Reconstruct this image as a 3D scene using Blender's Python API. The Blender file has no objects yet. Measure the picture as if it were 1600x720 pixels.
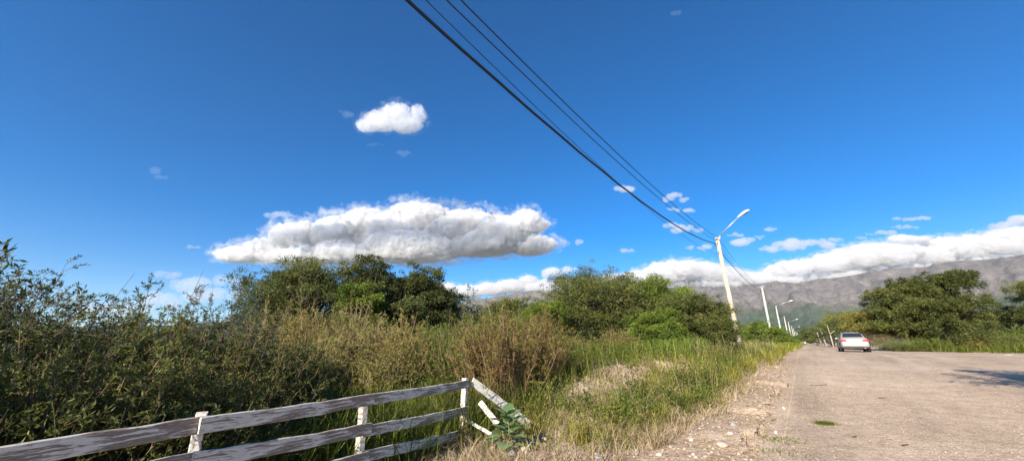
import bpy, bmesh, math, random
import numpy as np
from mathutils import Vector, Matrix

SC = bpy.context.scene
COL = SC.collection
# ------------------------------------------------------------------ camera
PITCH = math.radians(16.3)
F = 600.0                      # focal length in photograph pixels (1600 wide)
CAMZ = 1.65
cam = bpy.data.cameras.new('camera'); camo = bpy.data.objects.new('camera', cam); COL.objects.link(camo)
cam.sensor_width = 36; cam.lens = F / 1600 * 36
cam.clip_start = 0.05; cam.clip_end = 60000
camo.location = (0, 0, CAMZ); camo.rotation_euler = (math.pi / 2 + PITCH, 0, 0)
SC.camera = camo
# ------------------------------------------------------------------ road axes
RX, RY = 0.594, 0.804          # direction of the road
NX, NY = 0.804, -0.594         # to its right
# ------------------------------------------------------------------ light
EL = math.radians(27)
PHI = math.radians(6)
tsx = -RX * math.cos(PHI) + NX * math.sin(PHI)
tsy = -RY * math.cos(PHI) + NY * math.sin(PHI)
w = bpy.data.worlds.new("World"); SC.world = w; w.use_nodes = True
nt = w.node_tree; bg = nt.nodes['Background']
sky = nt.nodes.new('ShaderNodeTexSky'); sky.sky_type = 'NISHITA'; sky.sun_disc = False
sky.sun_elevation = EL; sky.sun_rotation = math.atan2(tsx, tsy)
sky.altitude = 1200; sky.air_density = 1.0; sky.dust_density = 0.9; sky.ozone_density = 6.0
hs = nt.nodes.new('ShaderNodeHueSaturation'); hs.inputs['Saturation'].default_value = 1.31; hs.inputs['Hue'].default_value = .501; nt.links.new(sky.outputs[0], hs.inputs['Color'])
nt.links.new(hs.outputs[0], bg.inputs[0]); bg.inputs[1].default_value = 0.092
sun = bpy.data.lights.new('sun', 'SUN'); suno = bpy.data.objects.new('sun', sun); COL.objects.link(suno)
sun.energy = 5.0; sun.angle = math.radians(0.5); sun.color = (1.0, 0.91, 0.78)
sv = Vector((tsx * math.cos(EL), tsy * math.cos(EL), math.sin(EL)))
suno.rotation_euler = sv.to_track_quat('Z', 'Y').to_euler(); suno.location = (0, 0, 50)
SC.view_settings.view_transform = 'Standard'; SC.view_settings.look = 'None'
SC.view_settings.exposure = 1.0; SC.view_settings.gamma = 1.0; SC.view_settings.use_curve_mapping = False
SC.render.engine = 'CYCLES'
cy = SC.cycles
cy.max_bounces = 8; cy.diffuse_bounces = 3; cy.transmission_bounces = 4; cy.transparent_max_bounces = 32
cy.volume_bounces = 4; cy.sample_clamp_indirect = 8; cy.use_denoising = True
try:
    cy.denoiser = 'OPENIMAGEDENOISE'; cy.denoising_input_passes = 'RGB_ALBEDO_NORMAL'; cy.denoising_prefilter = 'ACCURATE'
except Exception: pass
cy.use_adaptive_sampling = True; cy.adaptive_threshold = 0.01

# ------------------------------------------------------------------ helpers
rng = np.random.default_rng(7)
CP, SP = math.cos(PITCH), math.sin(PITCH)
def ray(px, py):
    u, v = px - 800, 360 - py
    return np.array([u, F * CP - v * SP, F * SP + v * CP])
def at(px, py, Y):
    d = ray(px, py); k = Y / d[1]
    return d[0] * k, Y, CAMZ + d[2] * k
def hsh(i, j, k, seed):
    n = (i.astype(np.int64) * 374761393 + j.astype(np.int64) * 668265263 + k.astype(np.int64) * 2147483647 + seed * 1274126177) & 0xffffffff
    n = ((n ^ (n >> 13)) * 1274126177) & 0xffffffff
    n = ((n ^ (n >> 16)) * 2246822519) & 0xffffffff
    return ((n ^ (n >> 15)) & 0xffffff) / float(0xffffff)
def vnoise(x, y, z=None, seed=0):
    x = np.asarray(x, float); y = np.asarray(y, float)
    z = np.zeros_like(x) if z is None else np.asarray(z, float)
    xi, yi, zi = np.floor(x), np.floor(y), np.floor(z)
    fx, fy, fz = x - xi, y - yi, z - zi
    fx, fy, fz = [f * f * (3 - 2 * f) for f in (fx, fy, fz)]
    r = 0
    for a in (0, 1):
        for b in (0, 1):
            for c in (0, 1):
                wgt = (fx if a else 1 - fx) * (fy if b else 1 - fy) * (fz if c else 1 - fz)
                r = r + wgt * hsh(xi + a, yi + b, zi + c, seed)
    return r
def fbm(x, y, z=None, seed=0, oct=4, gain=0.5):
    s = 0; a = 1; t = 0
    for o in range(oct):
        s = s + a * vnoise(np.asarray(x) * 2**o, np.asarray(y) * 2**o, None if z is None else np.asarray(z) * 2**o, seed + o * 17)
        t += a; a *= gain
    return s / t
def sstep(a, b, x):
    t = np.clip((np.asarray(x, float) - a) / (b - a), 0, 1); return t * t * (3 - 2 * t)
def st(x, y):
    return x * RX + y * RY, x * NX + y * NY
def xy(s, t):
    return s * RX + t * NX, s * RY + t * NY
LIP_S = np.array([-5, 4, 6.7, 7.6, 9.0, 10.5, 12.6, 14, 17, 20, 30, 60])
LIP_T = np.array([-.7, -.85, -.9, -1.0, -.82, -.9, -.72, -.8, -.75, -.8, -.7, -.7])
def lip_t(s):
    return np.interp(s, LIP_S, LIP_T) + 0.42 * (vnoise(s * 1.5, s * 0 + 3.3, seed=5) - .5) + 0.2 * (vnoise(s * 4.6, s * 0 + 1.3, seed=6) - .5)
MOUNDS = [(2.6, 11.3, 1.5, .68), (4.6, 12.8, 1.4, .55), (1.5, 9.4, 1.1, .34), (6.4, 13.6, 1.1, .3), (0.2, 6.2, .7, .10), (2.3, 8.0, .7, .12), (8.2, 16.0, 1.5, .3)]
def H(x, y):
    x = np.asarray(x, float); y = np.asarray(y, float)
    s, t = st(x, y)
    ss = np.clip(s, -60, 400)
    z = 1.0 * sstep(-4, 34, ss) + .02 * np.maximum(0, np.minimum(s, 300) - 34) * 0.02
    near = np.exp(-((x * x + y * y) / 60.0**2))
    z = z + near * .05 * (fbm(x * .45, y * .45, seed=3, oct=4) - .5)
    verge = sstep(-1.2, -3.0, t) * near
    z = z + verge * .16 * (fbm(x * 1.1, y * 1.1, seed=13, oct=4) - .45)
    for mx, my, r, h in MOUNDS:
        d2 = ((x - mx)**2 + (y - my)**2) / r**2
        z = z + h * np.exp(-d2) * (.72 + .56 * fbm(x * 2.6, y * 2.6, seed=23, oct=3))
    # eroded edge: the verge lies a hand lower than the road
    e = sstep(.02, -.03, t - lip_t(s)) * sstep(2, 4, s) * (1 - sstep(14, 24, s))
    z = z + e * .085 * sstep(.25, .6, vnoise(s * 1.3, s * 0, seed=15)) * sstep(-2.2, -1.2, t)
    gu = np.exp(-((t - lip_t(s) + .05) / (.016 + .024 * vnoise(s * 3.1, s * 0, seed=9)))**2) * sstep(3.5, 5, s) * (1 - sstep(15, 22, s)) * sstep(.25, .5, vnoise(s * 1.7, s * 0, seed=12))
    z = z - gu * .30
    fine = sstep(30, 10, np.hypot(x, y))
    z = z + fine * (.012 * (fbm(x * 5, y * 5, seed=31, oct=3) - .5) + sstep(.2, -2, t) * .02 * (fbm(x * 9, y * 9, seed=37, oct=3) - .5))
    return z
def Hs(x, y): return float(H(np.array([x]), np.array([y]))[0])
def ground(px, py):
    """where a line of sight meets the ground"""
    d = ray(px, py); k = .005
    for i in range(4000):
        p = d * k
        if CAMZ + p[2] <= Hs(p[0], p[1]): break
        k *= 1.01
    return p[0], p[1], Hs(p[0], p[1])

def tag(o, label=None, cat=None, group=None, kind=None):
    if label: o['label'] = label
    if cat: o['category'] = cat
    if group: o['group'] = group
    if kind: o['kind'] = kind
    return o
def empty(name, loc=(0, 0, 0), rz=0, sc=1):
    o = bpy.data.objects.new(name, None); COL.objects.link(o); o.location = loc; o.rotation_euler = (0, 0, rz)
    o.scale = (sc, sc, sc) if not isinstance(sc, tuple) else sc; o.empty_display_size = .2
    return o
def link(name, me, mat=None, parent=None):
    o = bpy.data.objects.new(name, me); COL.objects.link(o)
    if mat is not None and not me.materials: me.materials.append(mat)
    if parent: o.parent = parent
    return o
def fast_mesh(name, V, faces_n, idx, tint=None, smooth=False):
    """V (n,3); faces_n: verts per face array; idx: flat vertex indices"""
    me = bpy.data.meshes.new(name)
    me.vertices.add(len(V)); me.vertices.foreach_set('co', np.ascontiguousarray(V, dtype=np.float32).ravel())
    me.loops.add(len(idx)); me.loops.foreach_set('vertex_index', np.ascontiguousarray(idx, dtype=np.int32))
    nf = len(faces_n); me.polygons.add(nf)
    ls = np.concatenate([[0], np.cumsum(faces_n)[:-1]]).astype(np.int32)
    me.polygons.foreach_set('loop_start', ls)
    if smooth: me.polygons.foreach_set('use_smooth', np.ones(nf, dtype=bool))
    me.update(calc_edges=True)
    if tint is not None:
        a = me.attributes.new('tint', 'FLOAT', 'FACE'); a.data.foreach_set('value', np.asarray(tint, dtype=np.float32))
    return me
def unit(v):
    return v / np.maximum(np.linalg.norm(v, axis=-1, keepdims=True), 1e-9)
def leaves(name, P, D, L, W, tint, curl=.25):
    """each leaf a diamond quad bent along its length"""
    n = len(P); D = unit(D)
    R = unit(np.cross(D, rng.normal(size=(n, 3))))
    Nn = np.cross(D, R)
    L = np.asarray(L)[:, None] * np.ones((n, 1)); W = np.asarray(W)[:, None] * np.ones((n, 1))
    mid = P + D * L * .5 + Nn * L * curl * .25
    V = np.stack([P, mid - R * W * .5, P + D * L, mid + R * W * .5], 1).reshape(-1, 3)
    return fast_mesh(name, V, np.full(n, 4), np.arange(4 * n), tint)
def tubes_many(name, parts):
    Vs, Is, Ts = [], [], []; off = 0
    for P, R, sides, tint in parts:
        V, q, t = tubes(name, P, R, sides, tint, raw=True); Vs.append(V); Is.append(q + off); Ts.append(t); off += len(V)
    q = np.concatenate(Is)
    return fast_mesh(name, np.concatenate(Vs), np.full(len(q) // 4, 4), q, np.concatenate(Ts), smooth=True)
def tubes(name, P, R, sides=4, tint=None, raw=False):
    """P (n,m,3) polylines with radii R (n,m)"""
    n, m, _ = P.shape
    T = np.empty_like(P); T[:, 1:-1] = P[:, 2:] - P[:, :-2]; T[:, 0] = P[:, 1] - P[:, 0]; T[:, -1] = P[:, -1] - P[:, -2]
    T = unit(T)
    ref = np.where(np.abs(T[..., 2:3]) > .8, np.array([1., 0, 0]), np.array([0, 0, 1.]))
    A = unit(np.cross(T, ref)); B = np.cross(T, A)
    ang = np.arange(sides) * 2 * math.pi / sides
    V = P[:, :, None, :] + R[:, :, None, None] * (A[:, :, None, :] * np.cos(ang)[None, None, :, None] + B[:, :, None, :] * np.sin(ang)[None, None, :, None])
    idx = np.arange(n * m * sides).reshape(n, m, sides)
    a = idx[:, :-1, :]; b = idx[:, 1:, :]
    q = np.stack([a, np.roll(a, -1, 2), np.roll(b, -1, 2), b], -1).reshape(-1)
    nf = n * (m - 1) * sides
    t = None
    if tint is not None: t = np.repeat(tint, (m - 1) * sides)
    if raw: return V.reshape(-1, 3), q, t
    return fast_mesh(name, V.reshape(-1, 3), np.full(nf, 4), q, t, smooth=True)
class MB:
    """collects simple solids into one mesh"""
    def __init__(s): s.bm = bmesh.new()
    def box(s, c, d, rot=None, bevel=0):
        r = bmesh.ops.create_cube(s.bm, size=1)['verts']
        M = Matrix.Translation(c) @ (rot.to_4x4() if rot is not None else Matrix.Identity(4)) @ Matrix.Diagonal((d[0], d[1], d[2], 1))
        bmesh.ops.transform(s.bm, matrix=M, verts=r)
        if bevel:
            es = list({e for v in r for e in v.link_edges})
            bmesh.ops.bevel(s.bm, geom=es, offset=bevel, segments=2, affect='EDGES', profile=.6)
        return s
    def cyl(s, p0, p1, r0, r1=None, n=12, caps=True):
        p0, p1 = Vector(p0), Vector(p1); r1 = r0 if r1 is None else r1
        d = p1 - p0
        M = Matrix.Translation((p0 + p1) / 2) @ d.to_track_quat('Z', 'Y').to_matrix().to_4x4()
        bmesh.ops.create_cone(s.bm, cap_ends=caps, segments=n, radius1=r0, radius2=r1, depth=d.length, matrix=M)
        return s
    def build(s, name, mat, parent=None, smooth=False):
        me = bpy.data.meshes.new(name); s.bm.normal_update(); s.bm.to_mesh(me); s.bm.free()
        if smooth:
            for p in me.polygons: p.use_smooth = True
        return link(name, me, mat, parent)
def copy_tree(o, parent=None):
    c = o.copy(); COL.objects.link(c)
    if parent: c.parent = parent
    for ch in [k for k in bpy.data.objects if k.parent == o]: copy_tree(ch, c)
    return c

# ------------------------------------------------------------------ materials
def mat_new(name):
    m = bpy.data.materials.new(name); m.use_nodes = True
    return m, m.node_tree, m.node_tree.nodes['Principled BSDF'], m.node_tree.nodes['Material Output']
def ramp(t, fac, stops, interp='LINEAR'):
    r = t.nodes.new('ShaderNodeValToRGB'); r.color_ramp.interpolation = interp
    el = r.color_ramp.elements
    el[0].position, el[0].color = stops[0][0], (*stops[0][1], 1)
    el[1].position, el[1].color = stops[-1][0], (*stops[-1][1], 1)
    for p, c in stops[1:-1]:
        e = el.new(p); e.color = (*c, 1)
    t.links.new(fac, r.inputs[0]); return r
def noise(t, scale, detail=4, rough=.55, vec=None, dist=0):
    n = t.nodes.new('ShaderNodeTexNoise'); n.inputs['Scale'].default_value = scale
    n.inputs['Detail'].default_value = detail; n.inputs['Roughness'].default_value = rough; n.inputs['Distortion'].default_value = dist
    if vec is not None: t.links.new(vec, n.inputs['Vector'])
    return n
def coord(t, kind='Object', scale=None):
    c = t.nodes.new('ShaderNodeTexCoord').outputs[kind]
    if scale:
        m = t.nodes.new('ShaderNodeMapping'); m.inputs['Scale'].default_value = scale; t.links.new(c, m.inputs[0]); return m.outputs[0]
    return c
def mix(t, fac, a, b, typ='MIX'):
    m = t.nodes.new('ShaderNodeMix'); m.data_type = 'RGBA'; m.blend_type = typ
    for s, v in ((0, fac), (6, a), (7, b)):
        if hasattr(v, 'is_output'): t.links.new(v, m.inputs[s])
        else: m.inputs[s].default_value = v if s == 0 else (*v, 1)
    return m.outputs[2]
def leaf_mat(name, stops, trans=.35, rough=.55, spec=.25):
    m, t, p, out = mat_new(name)
    a = t.nodes.new('ShaderNodeAttribute'); a.attribute_name = 'tint'
    r = ramp(t, a.outputs['Fac'], stops)
    t.links.new(r.outputs[0], p.inputs['Base Color']); p.inputs['Roughness'].default_value = rough
    p.inputs['Specular IOR Level'].default_value = spec
    tr = t.nodes.new('ShaderNodeBsdfTranslucent'); t.links.new(r.outputs[0], tr.inputs[0])
    mx = t.nodes.new('ShaderNodeMixShader'); mx.inputs[0].default_value = trans
    t.links.new(p.outputs[0], mx.inputs[1]); t.links.new(tr.outputs[0], mx.inputs[2]); t.links.new(mx.outputs[0], out.inputs[0])
    return m
def plain(name, col, rough=.6, metal=0, bump=0, bscale=40, spec=.5, var=0, vscale=8):
    m, t, p, out = mat_new(name)
    p.inputs['Base Color'].default_value = (*col, 1); p.inputs['Roughness'].default_value = rough; p.inputs['Metallic'].default_value = metal
    p.inputs['Specular IOR Level'].default_value = spec
    if var:
        n = noise(t, vscale, 5, .6, coord(t))
        r = ramp(t, n.outputs[0], [(.3, tuple(c * (1 - var) for c in col)), (.7, tuple(min(1, c * (1 + var)) for c in col))])
        t.links.new(r.outputs[0], p.inputs['Base Color'])
    if bump:
        n = noise(t, bscale, 4, .6, coord(t)); b = t.nodes.new('ShaderNodeBump'); b.inputs['Strength'].default_value = bump; b.inputs['Distance'].default_value = .02
        t.links.new(n.outputs[0], b.inputs['Height']); t.links.new(b.outputs[0], p.inputs['Normal'])
    return m

M_bark = plain('bark', (.10, .075, .055), .9, bump=.6, bscale=20, var=.4, vscale=6)
def stem_mat(name, c1, c2):
    m, t, p, out = mat_new(name)
    a = t.nodes.new('ShaderNodeAttribute'); a.attribute_name = 'tint'
    r = ramp(t, a.outputs['Fac'], [(0, c1), (1, c2)]); t.links.new(r.outputs[0], p.inputs['Base Color']); p.inputs['Roughness'].default_value = .8
    return m
M_stem = stem_mat('brown_stems', (.10, .06, .035), (.24, .16, .09))
M_stem_red = stem_mat('red_brown_stems', (.16, .08, .05), (.38, .24, .14))
M_stem_tan = stem_mat('tan_stems', (.18, .12, .065), (.42, .32, .20))
M_stem_green = stem_mat('green_stems', (.10, .13, .04), (.25, .24, .10))

# ------------------------------------------------------------------ terrain
def ground_mat(name, road):
    m, t, p, out = mat_new(name)
    c = coord(t)
    big = noise(t, .35, 5, .6, c); mid = noise(t, 2.6, 5, .6, c); fine = noise(t, 38, 4, .7, c); speck = noise(t, 130, 3, .7, c)
    vor = t.nodes.new('ShaderNodeTexVoronoi'); vor.inputs['Scale'].default_value = 55; t.links.new(c, vor.inputs['Vector'])
    vor2 = t.nodes.new('ShaderNodeTexVoronoi'); vor2.inputs['Scale'].default_value = 17; t.links.new(c, vor2.inputs['Vector'])
    base = ramp(t, big.outputs[0], [(.3, (.47, .36, .255)), (.5, (.56, .435, .32)), (.7, (.63, .505, .385))])
    if not road:
        base = ramp(t, big.outputs[0], [(.3, (.40, .29, .20)), (.5, (.52, .395, .285)), (.7, (.60, .475, .36))])
    peb = ramp(t, vor.outputs['Color'], [(.0, (.55, .52, .5)), (.5, (1, 1, 1)), (1.0, (1.35, 1.32, 1.28))])
    col = mix(t, .55, base.outputs[0], peb.outputs[0], 'MULTIPLY')
    f2 = ramp(t, fine.outputs[0], [(.35, (.62, .58, .54)), (.55, (1, 1, 1)), (.7, (1.25, 1.22, 1.2))])
    col = mix(t, .8, col, f2.outputs[0], 'MULTIPLY')
    m2 = ramp(t, mid.outputs[0], [(.35, (.82, .80, .78)), (.6, (1.06, 1.05, 1.04))])
    col = mix(t, .8, col, m2.outputs[0], 'MULTIPLY')
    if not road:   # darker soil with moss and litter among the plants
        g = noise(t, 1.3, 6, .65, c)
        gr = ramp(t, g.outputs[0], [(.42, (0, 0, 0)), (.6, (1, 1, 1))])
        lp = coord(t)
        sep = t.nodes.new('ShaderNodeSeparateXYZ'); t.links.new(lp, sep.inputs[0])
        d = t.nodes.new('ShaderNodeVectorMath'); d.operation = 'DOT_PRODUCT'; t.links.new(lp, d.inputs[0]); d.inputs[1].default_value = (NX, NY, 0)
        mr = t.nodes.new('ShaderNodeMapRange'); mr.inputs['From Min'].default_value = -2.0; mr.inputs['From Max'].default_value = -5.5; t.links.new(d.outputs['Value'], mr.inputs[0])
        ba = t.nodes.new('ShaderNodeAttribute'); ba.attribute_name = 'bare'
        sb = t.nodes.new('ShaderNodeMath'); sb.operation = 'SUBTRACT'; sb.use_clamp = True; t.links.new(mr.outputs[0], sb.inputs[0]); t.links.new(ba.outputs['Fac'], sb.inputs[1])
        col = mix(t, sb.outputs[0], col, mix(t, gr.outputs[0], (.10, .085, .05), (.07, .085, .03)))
    mp = t.nodes.new('ShaderNodeMapping'); mp.inputs['Rotation'].default_value = (0, 0, -math.atan2(RY, RX)); t.links.new(c, mp.inputs[0])
    mp2 = t.nodes.new('ShaderNodeMapping'); mp2.inputs['Scale'].default_value = (.05, 1.0, 1); t.links.new(mp.outputs[0], mp2.inputs[0])
    tr = noise(t, 1.1, 5, .6, mp2.outputs[0], .3); trr = ramp(t, tr.outputs[0], [(.35, (.80, .79, .78)), (.5, (1, 1, 1)), (.65, (1.13, 1.13, 1.12))])
    col = mix(t, .9 if road else .3, col, trr.outputs[0], 'MULTIPLY')
    rub = noise(t, 9, 6, .75, c); rr = ramp(t, rub.outputs[0], [(.38, (.70, .66, .62)), (.5, (1, 1, 1)), (.62, (1.16, 1.15, 1.14))]); col = mix(t, .55, col, rr.outputs[0], 'MULTIPLY')
    t.links.new(col, p.inputs['Base Color']); p.inputs['Roughness'].default_value = .95; p.inputs['Specular IOR Level'].default_value = .2
    ad = t.nodes.new('ShaderNodeMath'); ad.operation = 'ADD'; t.links.new(fine.outputs[0], ad.inputs[0])
    vs = t.nodes.new('ShaderNodeMath'); vs.operation = 'MULTIPLY'; vs.inputs[1].default_value = .5; t.links.new(vor.outputs['Distance'], vs.inputs[0]); t.links.new(vs.outputs[0], ad.inputs[1])
    ad2 = t.nodes.new('ShaderNodeMath'); ad2.operation = 'ADD'; t.links.new(ad.outputs[0], ad2.inputs[0])
    vs2 = t.nodes.new('ShaderNodeMath'); vs2.operation = 'MULTIPLY'; vs2.inputs[1].default_value = -.6; t.links.new(vor2.outputs['Distance'], vs2.inputs[0]); t.links.new(vs2.outputs[0], ad2.inputs[1])
    b = t.nodes.new('ShaderNodeBump'); b.inputs['Strength'].default_value = .95; b.inputs['Distance'].default_value = .022
    t.links.new(ad2.outputs[0], b.inputs['Height']); t.links.new(b.outputs[0], p.inputs['Normal'])
    return m
M_ground = ground_mat('verge_soil', False); M_road = ground_mat('gravel_road_surface', True)

def graded(lo, hi, seg):
    """seg: list of (until, step) going outwards"""
    out = [0.0]; x = 0
    for until, step, g in seg:
        while x < until:
            x += step; out.append(x); step *= g
    return np.array(out)
pos = graded(0, 0, [(3, .045, 1), (12, .06, 1.02), (60, .3, 1.05), (9300, 2.5, 1.16)])
sg = np.concatenate([-graded(0, 0, [(4, .3, 1), (60, .8, 1.1), (9300, 6, 1.3)])[:0:-1], graded(0, 0, [(3, .1, 1), (16, .032, 1), (60, .12, 1.02), (9300, 3, 1.14)])])
pos = np.unique(np.concatenate([pos, np.arange(.5, 1.25, .008)]))
tg = np.concatenate([-pos[:0:-1], graded(0, 0, [(3, .05, 1), (60, .12, 1.06), (9300, 4, 1.2)])])
Sg, Tg = np.meshgrid(sg, tg, indexing='ij')
Xg, Yg = xy(Sg, Tg)
Zg = H(Xg, Yg)
ns_, nt_ = Sg.shape
idx = np.arange(ns_ * nt_).reshape(ns_, nt_)
quads = np.stack([idx[:-1, :-1], idx[:-1, 1:], idx[1:, 1:], idx[1:, :-1]], -1).reshape(-1, 4)[:, ::-1]
sc_, tc_ = (Sg[:-1, :-1] + Sg[1:, 1:]) / 2, (Tg[:-1, :-1] + Tg[1:, 1:]) / 2
# the gravel widens into a clearing on the right ahead
right_edge = np.interp(sc_, [-50, 0, 15, 24, 30, 34, 38, 43, 60, 400, 3000], [60, 60, 60, 60, 45, 22, 12, 6.2, 5.2, 5.0, 5.0]) + 1.2 * (fbm(sc_ * .5, tc_ * 0, seed=41) - .5)
left_edge = lip_t(sc_)
isroad = ((tc_ > left_edge) & (tc_ < right_edge) & (sc_ > -60) & (sc_ < 1500)).reshape(-1)
Vall = np.stack([Xg, Yg, Zg], -1).reshape(-1, 3)
def bare(x, y):
    b = np.zeros_like(x)
    for mx, my, r, h in MOUNDS: b = np.maximum(b, 1.25 * np.exp(-(((x - mx)**2 + (y - my)**2) / r**2)) * min(1, h * 4))
    b = np.maximum(b, 1.2 * np.exp(-(((x - 1.9) / 2.1)**2 + ((y - 8.9) / 3.3)**2)) ); return np.clip(b * (.6 + .8 * fbm(x * 1.5, y * 1.5, seed=111)), 0, 1)
def submesh(name, q, mat):
    u, inv = np.unique(q.reshape(-1), return_inverse=True)
    me = fast_mesh(name, Vall[u], np.full(len(q), 4), inv, smooth=True)
    at_ = me.attributes.new('bare', 'FLOAT', 'POINT'); at_.data.foreach_set('value', bare(Vall[u][:, 0], Vall[u][:, 1]).astype(np.float32))
    return link(name, me, mat)
tag(submesh('ground', quads[~isroad], M_ground), kind='structure')
tag(submesh('road', quads[isroad], M_road), kind='structure')

# ------------------------------------------------------------------ mountains (7 km off, ridge about 950 m high)
def mountains():
    az = np.radians(np.linspace(-80, 80, 900)); r = np.concatenate([np.linspace(4300, 7600, 190), np.linspace(7640, 9100, 20)])
    A, R = np.meshgrid(az, r, indexing='ij')
    X, Y = np.sin(A) * R, np.cos(A) * R
    q = (R - 4300) / (7300 - 4300)
    u = A * 6500
    warp = 500 * (fbm(u / 1500, R / 1500, seed=60, oct=4) - .5) + (R - 4300) * .35
    def ridged(f, sd, rs):
        n = fbm((u + warp) / f, R / (f * rs), seed=sd, oct=5, gain=.55)
        return 1 - np.abs(2 * n - 1) * 2.2
    spur = .55 * ridged(750, 71, 3.5) + .3 * ridged(330, 83, 2.5) + .15 * ridged(150, 91, 1.6)
    qq = q + .17 * (spur - .4)
    ramp_ = np.clip(qq, 0, 1)
    prof = np.where(ramp_ < .45, .30 * (ramp_ / .45)**1.2, .30 + .70 * ((ramp_ - .45) / .55)**.95)
    top = np.interp(np.degrees(A), [-80, -50, -38, -20, -6, 3, 12, 24, 30, 38, 44, 52, 60, 80], [120, 150, 260, 480, 760, 925, 915, 925, 885, 905, 925, 960, 985, 960])
    top = top * (1 + .035 * (fbm(u / 700, u * 0, seed=97, oct=5) - .5))
    z = prof * top + 70 * (fbm(X / 260, Y / 260, seed=99, oct=5) - .5) * np.sin(np.clip(q, 0, 1) * math.pi) 
    z = z + 90 * (spur - .5) * np.sin(np.clip(q * .9, 0, 1) * math.pi)
    z = np.minimum(z, top * (7300 - (7300 - R) * 0) / 7300)
    z = np.where(R > 7300, z - (R - 7300) * .12, z)
    z = np.maximum(z, -5)
    z[:, 0] = -5
    V = np.stack([X, Y, z], -1).reshape(-1, 3)
    n0, n1 = A.shape; idx = np.arange(n0 * n1).reshape(n0, n1)
    q4 = np.stack([idx[:-1, :-1], idx[:-1, 1:], idx[1:, 1:], idx[1:, :-1]], -1).reshape(-1)
    me = fast_mesh('mountains', V, np.full((n0 - 1) * (n1 - 1), 4), q4, smooth=True)
    m, t, p, out = mat_new('bare_mountain_slopes')
    geo = t.nodes.new('ShaderNodeNewGeometry'); sep = t.nodes.new('ShaderNodeSeparateXYZ'); t.links.new(geo.outputs['Position'], sep.inputs[0])
    c = coord(t)
    n1_ = noise(t, .0022, 8, .62, c); n2 = noise(t, .009, 8, .65, c); n3 = noise(t, .03, 6, .7, c)
    mr = t.nodes.new('ShaderNodeMapRange'); t.links.new(sep.outputs[2], mr.inputs[0]); mr.inputs[1].default_value = 40; mr.inputs[2].default_value = 640
    s1 = t.nodes.new('ShaderNodeMath'); s1.operation = 'MULTIPLY_ADD'; t.links.new(n1_.outputs[0], s1.inputs[0]); s1.inputs[1].default_value = 1.1; s1.inputs[2].default_value = -.55
    s2 = t.nodes.new('ShaderNodeMath'); s2.operation = 'ADD'; t.links.new(mr.outputs[0], s2.inputs[0]); t.links.new(s1.outputs[0], s2.inputs[1])
    base = ramp(t, s2.outputs[0], [(.0, (.040, .068, .035)), (.50, (.052, .078, .045)), (.64, (.11, .105, .085)), (.8, (.155, .138, .125)), (1.0, (.145, .132, .125))])
    v = ramp(t, n2.outputs[0], [(.3, (.36, .42, .44)), (.5, (.95, .95, .95)), (.60, (1.12, 1.1, 1.07)), (.72, (1.6, 1.52, 1.45))])
    col = mix(t, .9, base.outputs[0], v.outputs[0], 'MULTIPLY')
    v3 = ramp(t, n3.outputs[0], [(.3, (.75, .78, .78)), (.7, (1.25, 1.2, 1.2))]); col = mix(t, .8, col, v3.outputs[0], 'MULTIPLY')
    t.links.new(col, p.inputs['Base Color']); p.inputs['Roughness'].default_value = 1; p.inputs['Specular IOR Level'].default_value = 0
    b = t.nodes.new('ShaderNodeBump'); b.inputs['Strength'].default_value = .8; b.inputs['Distance'].default_value = 25
    t.links.new(n3.outputs[0], b.inputs['Height']); t.links.new(b.outputs[0], p.inputs['Normal'])
    return tag(link('mountains', me, m), kind='structure')
mountains()

# haze: one closed box round everything, clouds above and behind it
def haze():
    b = MB(); b.box((0, 0, 530), (19000, 19000, 1066)); o = b.build('haze', None)
    m, t, p, out = mat_new('air_haze'); t.nodes.remove(p)
    v = t.nodes.new('ShaderNodeVolumePrincipled'); v.inputs['Color'].default_value = (.93, .97, 1, 1); v.inputs['Density'].default_value = 2.4e-5
    v.inputs['Anisotropy'].default_value = .1
    t.links.new(v.outputs[0], out.inputs['Volume']); o.data.materials.append(m)
    m.cycles.homogeneous_volume = True if hasattr(m.cycles, 'homogeneous_volume') else True
    tag(o, kind='stuff')
haze()

# ------------------------------------------------------------------ clouds: closed lumpy bodies filled with white volume
def cloud_mat(name, dens, size, core):
    m, t, p, out = mat_new(name); t.nodes.remove(p)
    v = t.nodes.new('ShaderNodeVolumePrincipled'); v.inputs['Color'].default_value = (.985, .985, .99, 1)
    v.inputs['Anisotropy'].default_value = .2
    if core:
        n = noise(t, 1.0 / size, 5, .65, coord(t), .5)
        mr = t.nodes.new('ShaderNodeMapRange'); mr.interpolation_type = 'SMOOTHSTEP'; t.links.new(n.outputs[0], mr.inputs[0]); mr.inputs[1].default_value = .36; mr.inputs[2].default_value = .60; mr.inputs[3].default_value = dens * .25; mr.inputs[4].default_value = dens * 1.7
        t.links.new(mr.outputs[0], v.inputs['Density'])
    else:
        n = noise(t, 1.0 / size, 5, .62, coord(t, 'Object', (1, 1, 1.5)), .6)
        mr = t.nodes.new('ShaderNodeMapRange'); mr.interpolation_type = 'SMOOTHSTEP'; t.links.new(n.outputs[0], mr.inputs[0]); mr.inputs[1].default_value = .44; mr.inputs[2].default_value = .70; mr.inputs[4].default_value = dens
        t.links.new(mr.outputs[0], v.inputs['Density'])
    t.links.new(v.outputs[0], out.inputs['Volume'])
    return m
CM = {}
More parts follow.
